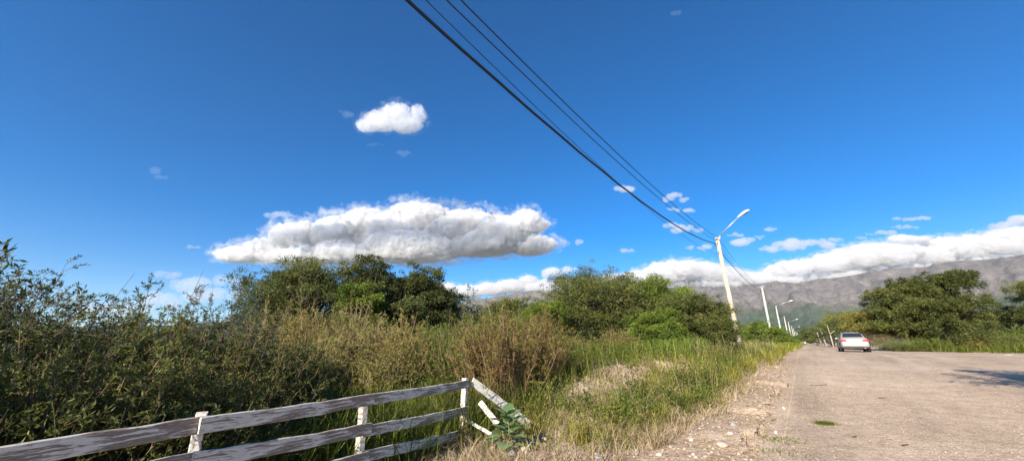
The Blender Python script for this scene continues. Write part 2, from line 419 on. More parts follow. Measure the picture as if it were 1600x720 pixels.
def cloud_body(name, puffs, Z, seed, grow, amp, vox, centre=None, wob=0, drop=0):
    k = Z / F; bm = bmesh.new(); cs = []
    R = camo.rotation_euler.to_matrix(); r_ = random.Random(seed)
    for px, py, rx, ry in puffs:
        c = R @ Vector((px - 800 + r_.uniform(-wob, wob) * rx, 360 - py + r_.uniform(-wob, wob) * ry, -F)) * k + Vector((0, 0, CAMZ)); cs.append(c)
        if drop and r_.random() < drop: continue
        M = Matrix.Translation(c) @ R.to_4x4() @ Matrix.Diagonal((rx * k * grow, ry * k * grow, max(rx * .8, ry) * k * r_.uniform(.8, 1.1), 1))
        bmesh.ops.create_icosphere(bm, subdivisions=3, radius=1, matrix=M)
    me = bpy.data.meshes.new('tmp'); bm.to_mesh(me); bm.free()
    o = bpy.data.objects.new('tmp', me); COL.objects.link(o)
    ctr = centre if centre is not None else sum(cs, Vector()) / len(cs)
    me.transform(Matrix.Translation(-ctr))
    md = o.modifiers.new('r', 'REMESH'); md.mode = 'VOXEL'; md.voxel_size = vox * k
    dg = bpy.context.evaluated_depsgraph_get(); em = bpy.data.meshes.new_from_object(o.evaluated_get(dg))
    bpy.data.objects.remove(o); bpy.data.meshes.remove(me)
    n = len(em.vertices)
    V = np.empty(n * 3, np.float32); em.vertices.foreach_get('co', V); V = V.reshape(-1, 3).astype(float)
    Nn = np.empty(n * 3, np.float32); em.vertices.foreach_get('normal', Nn); Nn = Nn.reshape(-1, 3)
    q = V / k
    mean_r = float(np.mean([p[3] for p in puffs]))
    d = 0
    for i, (f, a) in enumerate(((mean_r * 1.5, .5), (mean_r * .75, .36), (mean_r * .38, .32), (mean_r * .19, .24), (mean_r * .1, .15))):
        nn = vnoise(q[:, 0] / f, q[:, 1] / f, q[:, 2] / f, seed=seed + i)
        nn = 1 - np.abs(2 * nn - 1) * 1.3        # billows
        d = d + a * (nn - .35)
    up = .4 + .6 * np.clip(Nn[:, 2] * 1.5 + .5, 0, 1)    # bases flatter
    V = V + Nn * (d * up * mean_r * k * amp * 2)[:, None]
    em.vertices.foreach_set('co', V.astype(np.float32).ravel()); em.update(); em.name = name; em.materials.clear()
    return em, ctr, mean_r * k
def cloud(label, puffs, Z, seed, dens=.02, group=None, core=True, name='cloud', vox=1.25, lump=1.0):
    """puffs: (px, py, radius_x, radius_y) of the photograph; Z: distance in metres.
    a thin ragged veil of vapour round (where the cloud is thick) a dense billowing core"""
    mr_ = float(np.mean([p[3] for p in puffs]))
    if mr_ < 12 and Z < 10000:       # small clouds: torn into uneven tufts
        r_ = random.Random(seed * 7 + 1); q = []
        for px, py, rx, ry in puffs:
            for _ in range(max(4, int(rx / ry * 2.6))):
                u = r_.uniform(-.95, .95); sc = r_.uniform(.32, .8) * math.sqrt(1.05 - u * u)
                q.append((px + u * rx, py + r_.uniform(-.45, .35) * ry, max(1.6, ry * sc * r_.uniform(1.1, 2.2)), max(1.2, ry * sc)))
        puffs = q; vox = min(vox, .6)
    em, ctr, mr = cloud_body(name, puffs, Z, seed, 1.32 if core else 1.25, .5, vox, wob=0 if core else .25)
    key = (round(dens * 1e5), round(mr / 40), core)
    if key not in CM: CM[key] = cloud_mat('cloud_vapour', dens * (.28 if core else 1), mr * (.75 if core else 1.1), False)
    em.materials.append(CM[key])
    ob = bpy.data.objects.new(name, em); COL.objects.link(ob); ob.location = ctr
    tag(ob, label, 'cloud', group)
    if core:
        em2, _, _ = cloud_body('core', puffs, Z, seed, .97, .40 * lump, vox, ctr)
        k2 = ('core', round(dens * 1e5), round(mr / 40))
        if k2 not in CM: CM[k2] = cloud_mat('dense_cloud_vapour', dens, mr * .55, True)
        em2.materials.append(CM[k2]); oc = bpy.data.objects.new('core', em2); COL.objects.link(oc); oc.parent = ob
    return ob
D1 = .017
cloud('large white flat-bottomed cumulus cloud above the left trees', [
    (395, 398, 48, 9), (440, 392, 50, 16), (475, 372, 48, 20), (480, 398, 70, 14), (530, 370, 50, 26), (560, 392, 70, 20), (570, 350, 34, 20), (610, 365, 55, 32), (640, 342, 30, 22),
    (665, 345, 40, 24), (650, 385, 90, 24), (700, 365, 55, 32), (735, 350, 34, 18), (745, 380, 70, 20), (785, 365, 45, 26), (815, 352, 34, 18), (838, 352, 20, 11), (830, 385, 36, 13)],
    7000, 11, D1, lump=.8)
cloud('small lone grey-white cloud high in the blue sky', [(575, 196, 17, 10), (598, 190, 26, 14), (620, 182, 24, 16), (635, 195, 24, 12), (652, 182, 11, 12)], 6000, 21, .006, vox=1.0)
cloud('small flat cloudlet left of the large cumulus', [(425, 338, 12, 5), (440, 335, 16, 6), (455, 338, 11, 4)], 7000, 31, .0035, vox=.8)
cloud('tiny cloud speck far left above the bushes', [(299, 386, 7, 4), (307, 387, 6, 3)], 7000, 33, .004, vox=.7)
cloud('round white cloud low over the middle trees', [(858, 428, 16, 9), (875, 422, 18, 12), (890, 424, 12, 9)], 6000, 35, .012, vox=.8)
cloud('dull grey cloud low behind the left bushes', [(262, 430, 24, 5), (300, 446, 40, 13), (345, 440, 34, 10), (330, 462, 60, 16), (260, 470, 50, 14), (180, 485, 60, 12)], 8500, 37, .0016)
G = 'small scattered clouds around the street lamp'
for i, (lab, pf) in enumerate([
    ('small white cloudlet crossed by the thick cable', [(965, 294, 11, 7), (980, 297, 13, 6)]),
    ('ragged cloud just above the wires near the lamp', [(1045, 312, 10, 7), (1058, 306, 13, 6), (1066, 312, 9, 4)]),
    ('thin cloud wisp between the wires left of the pole', [(1055, 328, 12, 4), (1075, 330, 10, 4)]),
    ('long cloud crossed by the wires left of the pole top', [(1050, 352, 14, 6), (1070, 358, 20, 8), (1090, 360, 12, 5)]),
    ('flat cloud touching the wires close to the pole', [(1085, 387, 14, 4), (1100, 387, 12, 5)]),
    ('small flat cloud alone between large cumulus and pole', [(980, 392, 12, 4)]),
    ('tiny cloud puff right of the large cumulus', [(907, 380, 8, 7)]),
    ('pale cloud below the lamp arm right of the pole', [(1148, 367, 13, 4), (1158, 378, 18, 7), (1175, 374, 15, 5), (1188, 370, 8, 2)]),
    ('small oval cloud right of the lamp head', [(1205, 358, 9, 5)]),
    ('long flat cloud right of the lamp above the mountain', [(1205, 388, 20, 6), (1235, 383, 32, 9), (1268, 382, 34, 9), (1300, 375, 18, 4)]),
    ('wispy slanting cloud over the right mountain', [(1390, 364, 22, 5), (1415, 355, 22, 4), (1415, 342, 22, 4), (1440, 341, 14, 4)]),
    ('thin cloud streak above the right cloud bank', [(1322, 388, 12, 3), (1345, 372, 10, 3), (1360, 366, 8, 2)]),
    ('white cloud at the right edge over the ridge', [(1565, 353, 18, 6), (1590, 347, 24, 10), (1625, 345, 30, 12)]),
]):
    cloud(lab, pf, 8500, 50 + i, .0055, G, vox=.8)
RIDGE = [(x, np.interp(x, [950, 1200, 1300, 1400, 1480, 1600, 1700], [447, 443, 434, 424, 415, 402, 395])) for x in range(955, 1700, 30)]
for i, (lab, pf) in enumerate([('very faint wisp high at the left of the sky', [(240, 266, 9, 7), (252, 278, 10, 4)]), ('faint wisp left of the lone high cloud', [(540, 178, 8, 7)]), ('faint wisp below the lone high cloud', [(630, 240, 10, 5), (585, 226, 14, 3)]), ('very faint wisp near the top of the sky right of the wires', [(1058, 22, 8, 6)])]):
    cloud(lab, pf, 7000, 120 + i, .0007, 'faint wisps of cloud high in the sky', vox=.8)
bank1 = [(x, y - 3, 28, 8) for x, y in RIDGE if x < 1205] + [(x, y, rx, ry) for x, y, rx, ry in [
    (960, 440, 22, 8), (1000, 436, 30, 10), (1035, 430, 34, 13), (1030, 417, 14, 4), (1065, 424, 40, 16), (1100, 426, 36, 14), (1130, 430, 34, 12), (1165, 436, 34, 8), (1195, 436, 28, 8)]]
cloud('white cloud bank behind the street lamp pole on the ridge', bank1, 11500, 81, D1 * .7)
bank2 = [(x, y - 4, 28, 10) for x, y in RIDGE if x >= 1205] + [(1215, 425, 26, 10), (1240, 420, 30, 12), (1270, 415, 34, 14), (1300, 410, 36, 17), (1340, 402, 40, 19), (1375, 398, 42, 21), (1410, 392, 40, 20), (1445, 398, 40, 18),
         (1480, 388, 38, 20), (1515, 385, 40, 20), (1550, 384, 40, 20), (1590, 375, 40, 22), (1630, 372, 40, 24), (1670, 370, 40, 24), (1420, 374, 26, 5)]
bank2 = [(x, y + ry * .12, rx * (1 - .25 * (i % 3 == 1)), ry * (.84 - .22 * (i % 4 == 2))) for i, (x, y, rx, ry) in enumerate(bank2)]
cloud('long white cloud bank resting on the right mountain ridge', bank2, 11500, 91, D1 * .7)
cloud('low white cloud bank over the far ridge between the trees', [(690, 452, 24, 7), (730, 456, 30, 8), (770, 452, 28, 8), (800, 448, 24, 8), (825, 441, 14, 8), (845, 449, 30, 9), (885, 449, 30, 9), (920, 446, 24, 8)], 11500, 95, D1 * .7)

# unseen flat cloud added high behind the camera to grey the large cumulus base
TT = camo.rotation_euler.to_matrix() @ Vector((665 - 800, 360 - 410, -F)) * (7000 / F)
bm_ = MB(); bmesh.ops.create_icosphere(bm_.bm, subdivisions=4, radius=1, matrix=Matrix.Diagonal((2600, 420, 250, 1)))
oc = bm_.build('cloud', None); oc.location = TT + sv * 9000
Vv = np.array([v.co[:] for v in oc.data.vertices]); nn = fbm(Vv[:, 0] / 500, Vv[:, 1] / 300, Vv[:, 2] / 200, seed=5) - .5
for v, q in zip(oc.data.vertices, Vv * (1 + .7 * nn[:, None])): v.co = q
oc.data.materials.append(cloud_mat('shade_cloud_vapour', .0016, 200, True)); tag(oc, 'unseen flat cloud added behind the camera to shade the cumulus', 'cloud')

# ------------------------------------------------------------------ wood, paint, metal
def worn_paint(name, axis_scale, thr=.5):
    m, t, p, out = mat_new(name)
    c = coord(t, 'Object', axis_scale)
    n = noise(t, 3.2, 8, .68, c, .4); n2 = noise(t, 16, 5, .6, c); big = noise(t, 1.1, 2, .5, coord(t))
    wood = ramp(t, n2.outputs[0], [(.3, (.15, .115, .085)), (.7, (.33, .26, .20))])
    ad = t.nodes.new('ShaderNodeMath'); ad.operation = 'MULTIPLY_ADD'; t.links.new(big.outputs[0], ad.inputs[0]); ad.inputs[1].default_value = .45; t.links.new(n.outputs[0], ad.inputs[2])
    msk = ramp(t, ad.outputs[0], [(thr + .18, (0, 0, 0)), (thr + .23, (1, 1, 1))])
    pt = ramp(t, n2.outputs[0], [(.3, (.50, .45, .37)), (.6, (.72, .67, .58))])
    col = mix(t, msk.outputs[0], wood.outputs[0], pt.outputs[0])
    t.links.new(col, p.inputs['Base Color']); p.inputs['Roughness'].default_value = .8
    b = t.nodes.new('ShaderNodeBump'); b.inputs['Strength'].default_value = .6; b.inputs['Distance'].default_value = .004
    t.links.new(ad.outputs[0], b.inputs['Height']); t.links.new(b.outputs[0], p.inputs['Normal'])
    return m
M_rail = worn_paint('worn_white_paint_rail', (1.5, 13, 16), .53)
M_post = worn_paint('worn_white_paint_post', (11, 11, 1.6), .47)
M_plank = worn_paint('worn_white_paint_plank', (1.6, 12, 15), .44)
M_conc = plain('pale_painted_concrete', (.48, .42, .31), .85, bump=.5, bscale=9, var=.35, vscale=2.2)
M_conc2 = plain('grey_white_concrete', (.50, .47, .39), .8, var=.12, vscale=3)
M_galv = plain('galvanised_steel', (.45, .46, .47), .45, metal=.6)
M_white = plain('white_lamp_housing', (.8, .8, .78), .4)
M_lens = plain('dark_lamp_lens', (.09, .09, .09), .15)
M_cable = plain('black_cable_sheath', (.015, .017, .03), .5)
M_ceramic = plain('brown_insulator', (.12, .06, .04), .3)

# ------------------------------------------------------------------ poles along the left of the road
def plank_mesh(name, p0, p1, hgt, thk, mat, parent, roll=0, bev=.006, name_loc=None, sag=0):
    """a board from p0 to p1 in its own frame (x along) so that its grain follows it"""
    p0, p1 = Vector(p0), Vector(p1); d = p1 - p0; L = d.length
    bm = bmesh.new(); n = 10
    secs = []
    for i in range(n + 1):
        x = L * i / n; dz = -sag * math.sin(math.pi * i / n) + random.uniform(-.004, .004) * (hgt / .1)
        hh = hgt * random.uniform(.955, 1.03)
        secs.append([bm.verts.new((x, yy * thk / 2, dz + zz * hh / 2)) for yy, zz in ((-1, -1), (1, -1), (1, 1), (-1, 1))])
    for a, b in zip(secs[:-1], secs[1:]):
        for j in range(4): bm.faces.new((a[j], b[j], b[(j + 1) % 4], a[(j + 1) % 4]))
    bm.faces.new(secs[0]); bm.faces.new(secs[-1][::-1])
    bmesh.ops.recalc_face_normals(bm, faces=bm.faces)
    bmesh.ops.bevel(bm, geom=[e for e in bm.edges if abs((e.verts[0].co - e.verts[1].co).normalized().x) > .9], offset=bev, segments=1, affect='EDGES')
    me = bpy.data.meshes.new(name); bm.to_mesh(me); bm.free()
    o = link(name, me, mat, parent)
    X = d.normalized(); Yv = Vector((0, 0, 1)).cross(X).normalized(); Zv = X.cross(Yv)
    M = Matrix((X, Yv, Zv)).transposed() @ Matrix.Rotation(roll, 3, 'X')
    inv = Vector(p0) - (parent.location if parent else Vector((0, 0, 0)))
    o.location = inv; o.rotation_euler = M.to_euler()
    return o

def lamp_pole(px_top, py_top, Y, name, label, lean=0, arm=True, group=None, rad=.155, armlen=2.0, rise=1.35):
    x, y, z = at(px_top, py_top, Y)
    bx, by = x + lean, Y; bz = Hs(bx, by)
    e = empty(name, (bx, by, bz)); tag(e, label, 'street lamp' if arm else 'utility pole', group)
    top = Vector((x - bx, 0, z - bz))
    b = MB(); b.cyl((0, 0, -.3), top, rad, rad * .72, 20); b.build('shaft', M_conc if Y < 40 else M_conc2, e, True)
    if arm:
        a = Vector((NX, NY, 0)); f = a
        p0 = top + Vector((0, 0, -.28)) + a * .12; p1 = top + Vector((0, 0, .12)) + a * .20; p2 = top + Vector((0, 0, rise)) + a * armlen
        m_ = MB(); m_.cyl(p0, p1, .04, n=10); m_.cyl(p1, p2, .04, .034, 10)
        m_.cyl(top + Vector((0, 0, -.2)), top + Vector((0, 0, -.12)), rad * .8, n=16); m_.build('arm', M_galv, e, True)
        # lamp head: flattened shell with an opening below
        d = (p2 - p1).normalized(); d = (d * .75 + a * .35).normalized()
        up = Vector((0, 0, 1)); sd = d.cross(up).normalized(); un = sd.cross(d)
        def shell(name, L, wd, ht, off, mat, par, x0=0):
            bm = bmesh.new(); rings = []
            prof = [(0, .30), (.08, .5), (.3, .8), (.55, 1.0), (.8, .92), (.94, .6), (1, .25)]
            for u, s in prof:
                ring = []
                for k in range(12):
                    an = k * math.tau / 12
                    ring.append(bm.verts.new(p2 + d * (x0 + u * L) + sd * math.cos(an) * wd * s + un * (math.sin(an) * ht * s * (1 if math.sin(an) > 0 else .45) + off)))
                rings.append(ring)
            for r1, r2 in zip(rings[:-1], rings[1:]):
                for k in range(12): bm.faces.new((r1[k], r1[(k + 1) % 12], r2[(k + 1) % 12], r2[k]))
            bm.faces.new(rings[0][::-1]); bm.faces.new(rings[-1])
            bmesh.ops.recalc_face_normals(bm, faces=bm.faces)
            me = bpy.data.meshes.new(name); bm.to_mesh(me); bm.free()
            for p in me.polygons: p.use_smooth = True
            return link(name, me, mat, par)
        h = shell('lamp_head', .82, .17, .13, 0, M_white, e, -.08)
        shell('lamp_lens', .46, .125, .07, -.035, M_lens, h, .2)
    else:
        c = MB(); zt = top.z
        c.box((top.x, 0, zt - .25), (.10, .10, .10), bevel=.01)
        c.cyl(top + Vector((-NX * .3, -NY * .3, .02)), top + Vector((NX * .3, NY * .3, .02)), .03, n=8); c.build('bracket', M_galv, e)
    for k, dz in enumerate((.12, .42, 1.0)):
        i_ = MB(); q = top + Vector((-RX, -RY, 0)) * (rad * .85) + Vector((0, 0, -dz)); i_.cyl(q, q - Vector((RX, RY, 0)) * .10, .035, .028, 8)
        i_.build('insulator', M_ceramic, e, True)
    return e, Vector((x, y, z))
GP = 'poles along the left side of the road'
tops = []
p_, T = lamp_pole(1120, 371, 24.0, 'street_lamp', 'nearest tall pale pole with long lamp arm, leaning left', lean=.42, group=GP, armlen=1.4, rise=1.12); tops.append(T)
PX = [(1190, 448, 49, False, 'second pole, white with no lamp, behind the nearest lamp pole'),
      (1212, 478, 76, True, 'pole with lamp arm standing behind the second bare pole'),
      (1225, 494.5, 105, False, 'bare pole between the second and third lamp poles'),
      (1231.5, 503, 133, True, 'third lamp pole from the camera along the verge'),
      (1236.5, 509.5, 165, False, 'distant bare pole behind the third lamp pole'),
      (1239.5, 513, 195, True, 'fourth lamp pole, far down the road'),
      (1243, 517, 235, False, 'very distant bare pole behind the fourth lamp'),
      (1245.5, 519, 270, True, 'farthest lamp pole seen at the end of the road')]
for px, py, Y, arm, lab in PX:
    e, T = lamp_pole(px, py, Y, 'street_lamp' if arm else 'utility_pole', lab, arm=arm, group=GP, rad=.15, lean=.15, armlen=2.2, rise=.75); tops.append(T)
# the pole the wires come from, behind the photographer
e0 = empty('utility_pole', (-5.9, -1.9, Hs(-5.9, -1.9))); tag(e0, 'bare pole behind the camera from which the cables come', 'utility pole', GP)
b = MB(); b.cyl((0, 0, -.3), (0, 0, 7.5), .17, .12, 16); b.build('shaft', M_conc, e0, True)
T0 = Vector((-5.9, -1.9, 7.5))

def cable(name, label, offs, rad, nspan, sag0=1.1, sagf=.55, z0=None, wob=0):
    """offs: list of (side, dz) at every pole top; sag of the first span, then the rest"""
    pts = []
    P_ = []
    allT = [T0] + tops
    for i, T in enumerate(allT[:nspan + 1]):
        sd, dz = offs[min(i, len(offs) - 1)]
        q = T + Vector((NX * sd, NY * sd, dz))
        if i == 0 and z0 is not None: q.z = z0
        P_.append(q)
    for i in range(len(P_) - 1):
        n = 48 if i == 0 else 20
        sg_ = sag0 if i == 0 else sagf
        for k in range(n + (i == len(P_) - 2)):
            u = k / n; q = P_[i].lerp(P_[i + 1], u); q.z -= 4 * sg_ * u * (1 - u)
            if wob: q += Vector((0, 0, wob * math.sin(u * 90)))
            pts.append(q)
    P = np.array([list(p) for p in pts])[None]
    me = tubes(name, P, np.full((1, len(pts)), rad), 8)
    o = link(name, me, M_cable); tag(o, label, 'cable', 'overhead cables running from pole to pole'); return o
cable('power_cable', 'thickest dark twisted cable, lowest of the bundle above', [(0, 0), (-.22, -.32)], .026, 9, sag0=1.12, z0=6.72, wob=.006)
cable('power_cable', 'left wire of the close upper pair crossing the sky', [(-.05, 0), (-.15, -.10)], .011, 9, sag0=.72, z0=7.15)
cable('power_cable', 'right wire of the close upper pair crossing the sky', [(.13, 0), (.05, -.02)], .012, 9, sag0=.70, z0=7.1)
cable('power_cable', 'thin wire just right of the thickest cable overhead', [(.15, 0), (-.22, -1.0)], .007, 9, sag0=1.05, z0=7.05)

# ------------------------------------------------------------------ plants
def tree(name, label, loc, h, wd, seed, mat, nclump=60, nleaf=40000, leaf=(.13, .045), trunk_h=None, flat=.6, group=None, lop=0, base_frac=.0, dx=0, stems=3, wz=None, lowz=-.75):
    """rounded thorn-tree crown of many leafy clumps on forked limbs"""
    g = np.random.default_rng(seed)
    x, y = loc; z = Hs(x, y); e = empty(name, (x, y, z), 0)
    tag(e, label, 'tree', group)
    rx = wd / 2; cz = h * (.5 + base_frac / 2); rz = h * (.5 - base_frac / 2)
    # clump centres on a lumpy dome
    d = unit(g.normal(size=(nclump, 3))); d[:, 2] = np.where(d[:, 2] < lowz, -d[:, 2], d[:, 2])
    rad = g.uniform(.35, .84, nclump)**.6
    lumpn = .62 + .72 * vnoise(d[:, 0] * 2.3 + seed, d[:, 1] * 2.3, d[:, 2] * 2.3, seed=seed)
    C = d * rad[:, None] * lumpn[:, None] * np.array([rx, rx, rz]); C[:, 2] += cz; C[:, 0] += dx + lop * (C[:, 2] - cz)
    cr = g.uniform(.09, .19, nclump) * wd * .9; cr = np.minimum(cr, rz * .5)
    # small tufts on each clump, leaves on each tuft
    NS = 16
    so = unit(g.normal(size=(nclump * NS, 3))); so[:, 2] = np.where(g.random(nclump * NS) < .6, np.abs(so[:, 2]), so[:, 2])
    sci = np.repeat(np.arange(nclump), NS)
    SCn = C[sci] + so * (cr[sci] * np.where(g.random(nclump * NS) < .13, g.uniform(1.2, 1.75, nclump * NS), g.uniform(.5, 1.15, nclump * NS)))[:, None] * np.array([1.15, 1.15, flat])
    sr = cr[sci] * g.uniform(.18, .42, nclump * NS)
    per = g.multinomial(nleaf, sr**2 / (sr**2).sum()); sj = np.repeat(np.arange(nclump * NS), per); ci = sci[sj]; n = len(sj)
    o = unit(g.normal(size=(n, 3)) + so[sj] * .5 + np.array([0, 0, .25]))
    P = SCn[sj] + o * (sr[sj] * g.random(n)**.5)[:, None] * np.array([1.2, 1.2, .6 + .4 * flat])
    P += .012 * wd * g.normal(size=(n, 3)) * (g.random(n) < .25)[:, None]
    P[:, 2] = np.maximum(P[:, 2], .05)
    D = o * .8 + g.normal(size=(n, 3)) * .5 + np.array([0, 0, .15])
    L = leaf[0] * g.uniform(.6, 1.3, n); W = leaf[1] * g.uniform(.7, 1.3, n)
    st2 = g.normal(0, .09, nclump * NS)
    ct = g.normal(.5, .2, nclump)
    tint = np.clip(ct[ci] + st2[sj] + g.normal(0, .12, n), 0, 1)
    link('crown', leaves('crown', P, D, L, W, tint), mat, e)
    # limbs
    P_, R_ = [], []
    forks = [np.array([g.normal(0, .15 * wd) * .4, g.normal(0, .15 * wd) * .4, h * g.uniform(.22, .38)]) for _ in range(stems)]
    m = 8; u = np.linspace(0, 1, m)[:, None]
    tr = h * .022 + .03
    for f in forks:
        b0 = np.array([f[0] * .25 + g.normal(0, .08), f[1] * .25 + g.normal(0, .08), -.2])
        c = (b0 + f) / 2 + g.normal(0, .12, 3)
        P_.append((1 - u)**2 * b0 + 2 * u * (1 - u) * c + u * u * f); R_.append(np.linspace(tr, tr * .7, m))
    for i in range(nclump):
        f = forks[int(np.argmin([np.linalg.norm(q[:2] - C[i][:2]) + g.random() for q in forks]))]
        c = f * .45 + C[i] * .55 + np.array([0, 0, .12 * h]) * g.uniform(-.5, 1) + g.normal(0, .06 * wd, 3) * .5
        P_.append((1 - u)**2 * f + 2 * u * (1 - u) * c + u * u * C[i]); R_.append(np.linspace(tr * .5, .012, m))
        for k in range(3):
            a = (1 - .6)**2 * f + 2 * .6 * .4 * c + .36 * C[i]
            en = C[i] + unit(g.normal(size=3)) * cr[i] * .9
            cc = (a + en) / 2 + g.normal(0, .1, 3)
            P_.append((1 - u)**2 * a + 2 * u * (1 - u) * cc + u * u * en); R_.append(np.linspace(tr * .22, .006, m))
    P_ = np.array(P_); P_[:, :, 0] += dx * np.clip(P_[:, :, 2] / h, 0, 1) * 0
    link('trunk', tubes('trunk', P_, np.array(R_), 6), M_bark, e)
    return e

def bez(a, c, b, m):
    u = np.linspace(0, 1, m)[None, :, None]
    return (1 - u)**2 * a[:, None] + 2 * u * (1 - u) * c[:, None] + u * u * b[:, None]
def shrub(name, label, loc, h, wd, seed, mat, smat, nst=70, ntw=9, nlf=14, leaf=(.06, .014), tw=.35, low=.15, up=.6, srad=.008, group=None, shoots=0, droop=0, cat='bush', lean=(0, 0), sidel=1.0):
    """many stems fanning from the base, side twigs and leaves along them"""
    g = np.random.default_rng(seed)
    x, y = loc; z = Hs(x, y); e = empty(name, (x, y, z)); tag(e, label, cat, group)
    ang = g.uniform(0, math.tau, nst); rr = g.random(nst)**.6
    A = np.stack([np.cos(ang) * rr * wd * .22, np.sin(ang) * rr * wd * .22, np.full(nst, -.05)], 1)
    hh = h * (1 - .45 * rr**2) * g.uniform(.72, 1.0, nst)
    if shoots: k = g.random(nst) < shoots; hh = np.where(k, hh * g.uniform(1.0, 1.18, nst), hh)
    B = np.stack([np.cos(ang) * rr * wd * .5 + lean[0], np.sin(ang) * rr * wd * .5 + lean[1], hh], 1) + g.normal(0, .04 * wd, (nst, 3)) * np.array([1, 1, .3])
    Cc = A * .45 + B * .55; Cc[:, 2] = hh * .62; Cc += g.normal(0, .05, (nst, 3)) * wd
    m = 9; S = bez(A, Cc, B, m)
    R = srad * g.uniform(.6, 1.3, (nst, 1)) * np.linspace(1.3, .3, m)[None]
    tint_s = g.random(nst)
    # twigs
    nt2 = nst * ntw; si = np.repeat(np.arange(nst), ntw); u = g.uniform(low, 1, nt2)
    def onstem(i, u): 
        a = (1 - u)[:, None]; b = u[:, None]; return a * a * A[i] + 2 * a * b * Cc[i] + b * b * B[i]
    TA = onstem(si, u)
    out = np.stack([np.cos(ang[si]), np.sin(ang[si]), np.zeros(nt2)], 1)
    TD = unit(g.normal(size=(nt2, 3)) + out * .35 + np.array([0, 0, up]))
    TL = tw * g.uniform(.4, 1.1, nt2) * (1.15 - .6 * u)
    TB = TA + TD * TL[:, None]; TB[:, 2] -= droop * TL
    TC = (TA + TB) / 2 + np.array([0, 0, .12]) * TL[:, None]
    TP = bez(TA, TC, TB, 4); TR = srad * .38 * np.ones((nt2, 1)) * np.linspace(1, .4, 4)[None]
    link('stems', tubes_many('stems', [(S, R, 4, tint_s), (TP, TR, 3, tint_s[si])]), smat, e)
    # leaves along twigs
    nl = nt2 * nlf; li = np.repeat(np.arange(nt2), nlf); v = g.uniform(.1, 1.02, nl)[:, None]
    P = (1 - v)**2 * TA[li] + 2 * v * (1 - v) * TC[li] + v * v * TB[li]
    D = TD[li] * .7 + unit(g.normal(size=(nl, 3))) * sidel + np.array([0, 0, .2])
    L = leaf[0] * g.uniform(.55, 1.25, nl); W = leaf[1] * g.uniform(.7, 1.3, nl)
    cl = vnoise(P[:, 0] * 2.2 + seed, P[:, 1] * 2.2, P[:, 2] * 2.2, seed=seed)
    tint = np.clip(.15 + .6 * cl + g.normal(0, .14, nl) + .1 * (tint_s[si][li] - .5), 0, 1)
    link('foliage', leaves('foliage', P, D, L, W, tint), mat, e)
    return e

L_dark = leaf_mat('dark_olive_leaves', [(0, (.026, .034, .011)), (.5, (.065, .078, .022)), (1, (.13, .145, .04))], .25)
L_tree = leaf_mat('thorn_tree_leaves', [(0, (0.047, 0.058, 0.016)), (.5, (0.112, 0.129, 0.031)), (1, (0.213, 0.218, 0.056))], .3)
L_bright = leaf_mat('bright_green_leaves', [(0, (0.057, 0.092, 0.014)), (.5, (0.127, 0.178, 0.025)), (1, (0.230, 0.287, 0.046))], .35)
L_grey = leaf_mat('grey_green_leaves', [(0, (.06, .08, .055)), (.5, (.13, .16, .11)), (1, (.24, .27, .2))], .3)
L_brown = leaf_mat('brownish_fine_leaves', [(0, (.13, .10, .03)), (.4, (.24, .21, .055)), (.7, (.33, .31, .075)), (1, (.50, .38, .20))], .35)
L_rust = leaf_mat('rusty_green_leaves', [(0, (.14, .08, .03)), (.4, (.20, .165, .04)), (1, (.30, .29, .06))], .35)
L_left = leaf_mat('slender_green_leaves', [(0, (.030, .036, .012)), (.5, (.095, .110, .024)), (.85, (.21, .235, .05)), (1, (.34, .26, .11))], .36)
L_willow = leaf_mat('blue_green_leaves', [(0, (.05, .075, .055)), (.5, (.10, .14, .10)), (1, (.22, .24, .16))], .35)

def atx(px, py, Y): x, y, z = at(px, py, Y); return (x, Y), z - Hs(x, Y)
# -- trees behind the left thicket
l, h = atx(488, 405, 22); tree('thorn_tree', 'spreading olive thorn tree with bare brown patches, leftmost tree', l, h * .97, 6.2, 101, L_tree, 90, 71400, (.15, .035), flat=.62)
l, h = atx(592, 400, 21); tree('thorn_tree', 'tallest dark domed thorn tree in the middle left', l, h * 1.0, 4.5, 102, L_dark, 66, 64600, (.13, .045), flat=.72)
l, h = atx(660, 418, 21.5); tree('thorn_tree', 'dark blunt tree on the right flank of the domed tree', l, h * 1.0, 4.3, 103, L_dark, 60, 57800, (.13, .045), flat=.72)
l, h = atx(568, 432, 19); tree('thorn_tree', 'yellow-green small tree in front of the dark domed tree', l, h, 2.6, 104, L_bright, 39, 34000, (.12, .035), flat=.68)
l, h = atx(735, 445, 25); shrub('willow_tree', 'small grey-green upright tree left of the gap', l, h, 2.6, 105, L_grey, M_stem, 50, 12, 14, (.13, .035), .6, cat='tree', up=.9)
l, h = atx(925, 430, 26); tree('thorn_tree', 'broad dark-topped thorn tree behind the tall grass', l, h * .98, 7.4, 106, L_tree, 105, 78200, (.15, .04), flat=.62)
l, h = atx(1012, 438, 27); tree('thorn_tree', 'bright green thorn tree between dark tree and round bush', l, h * .97, 6.0, 107, L_bright, 90, 71400, (.15, .04), flat=.62)
l, h = atx(1075, 462, 21); tree('thorn_bush', 'round thorn bush beside the nearest lamp pole', l, h * .98, 3.7, 108, L_tree, 69, 64600, (.11, .03), flat=.7, base_frac=.0)
l, h = atx(1118, 492, 20); tree('thorn_bush', 'low right lobe of bush touching the nearest lamp pole', l, h * .95, 1.9, 109, L_tree, 36, 27200, (.11, .03), flat=.7, base_frac=.0)
l, h = atx(1020, 490, 19.5); tree('thorn_bush', 'low bush in front of the bright thorn tree', l, h, 3.0, 110, L_bright, 45, 37400, (.11, .03), flat=.68, base_frac=.0)
l, h = atx(862, 552, 11.5); shrub('leafy_bush', 'small dark bush standing in for shade right of the rusty shrubs', l, h, 1.3, 119, L_dark, M_stem, 60, 10, 12, (.08, .022), .35)  # added bush, its dark leaf colour stands in for the shadow gap
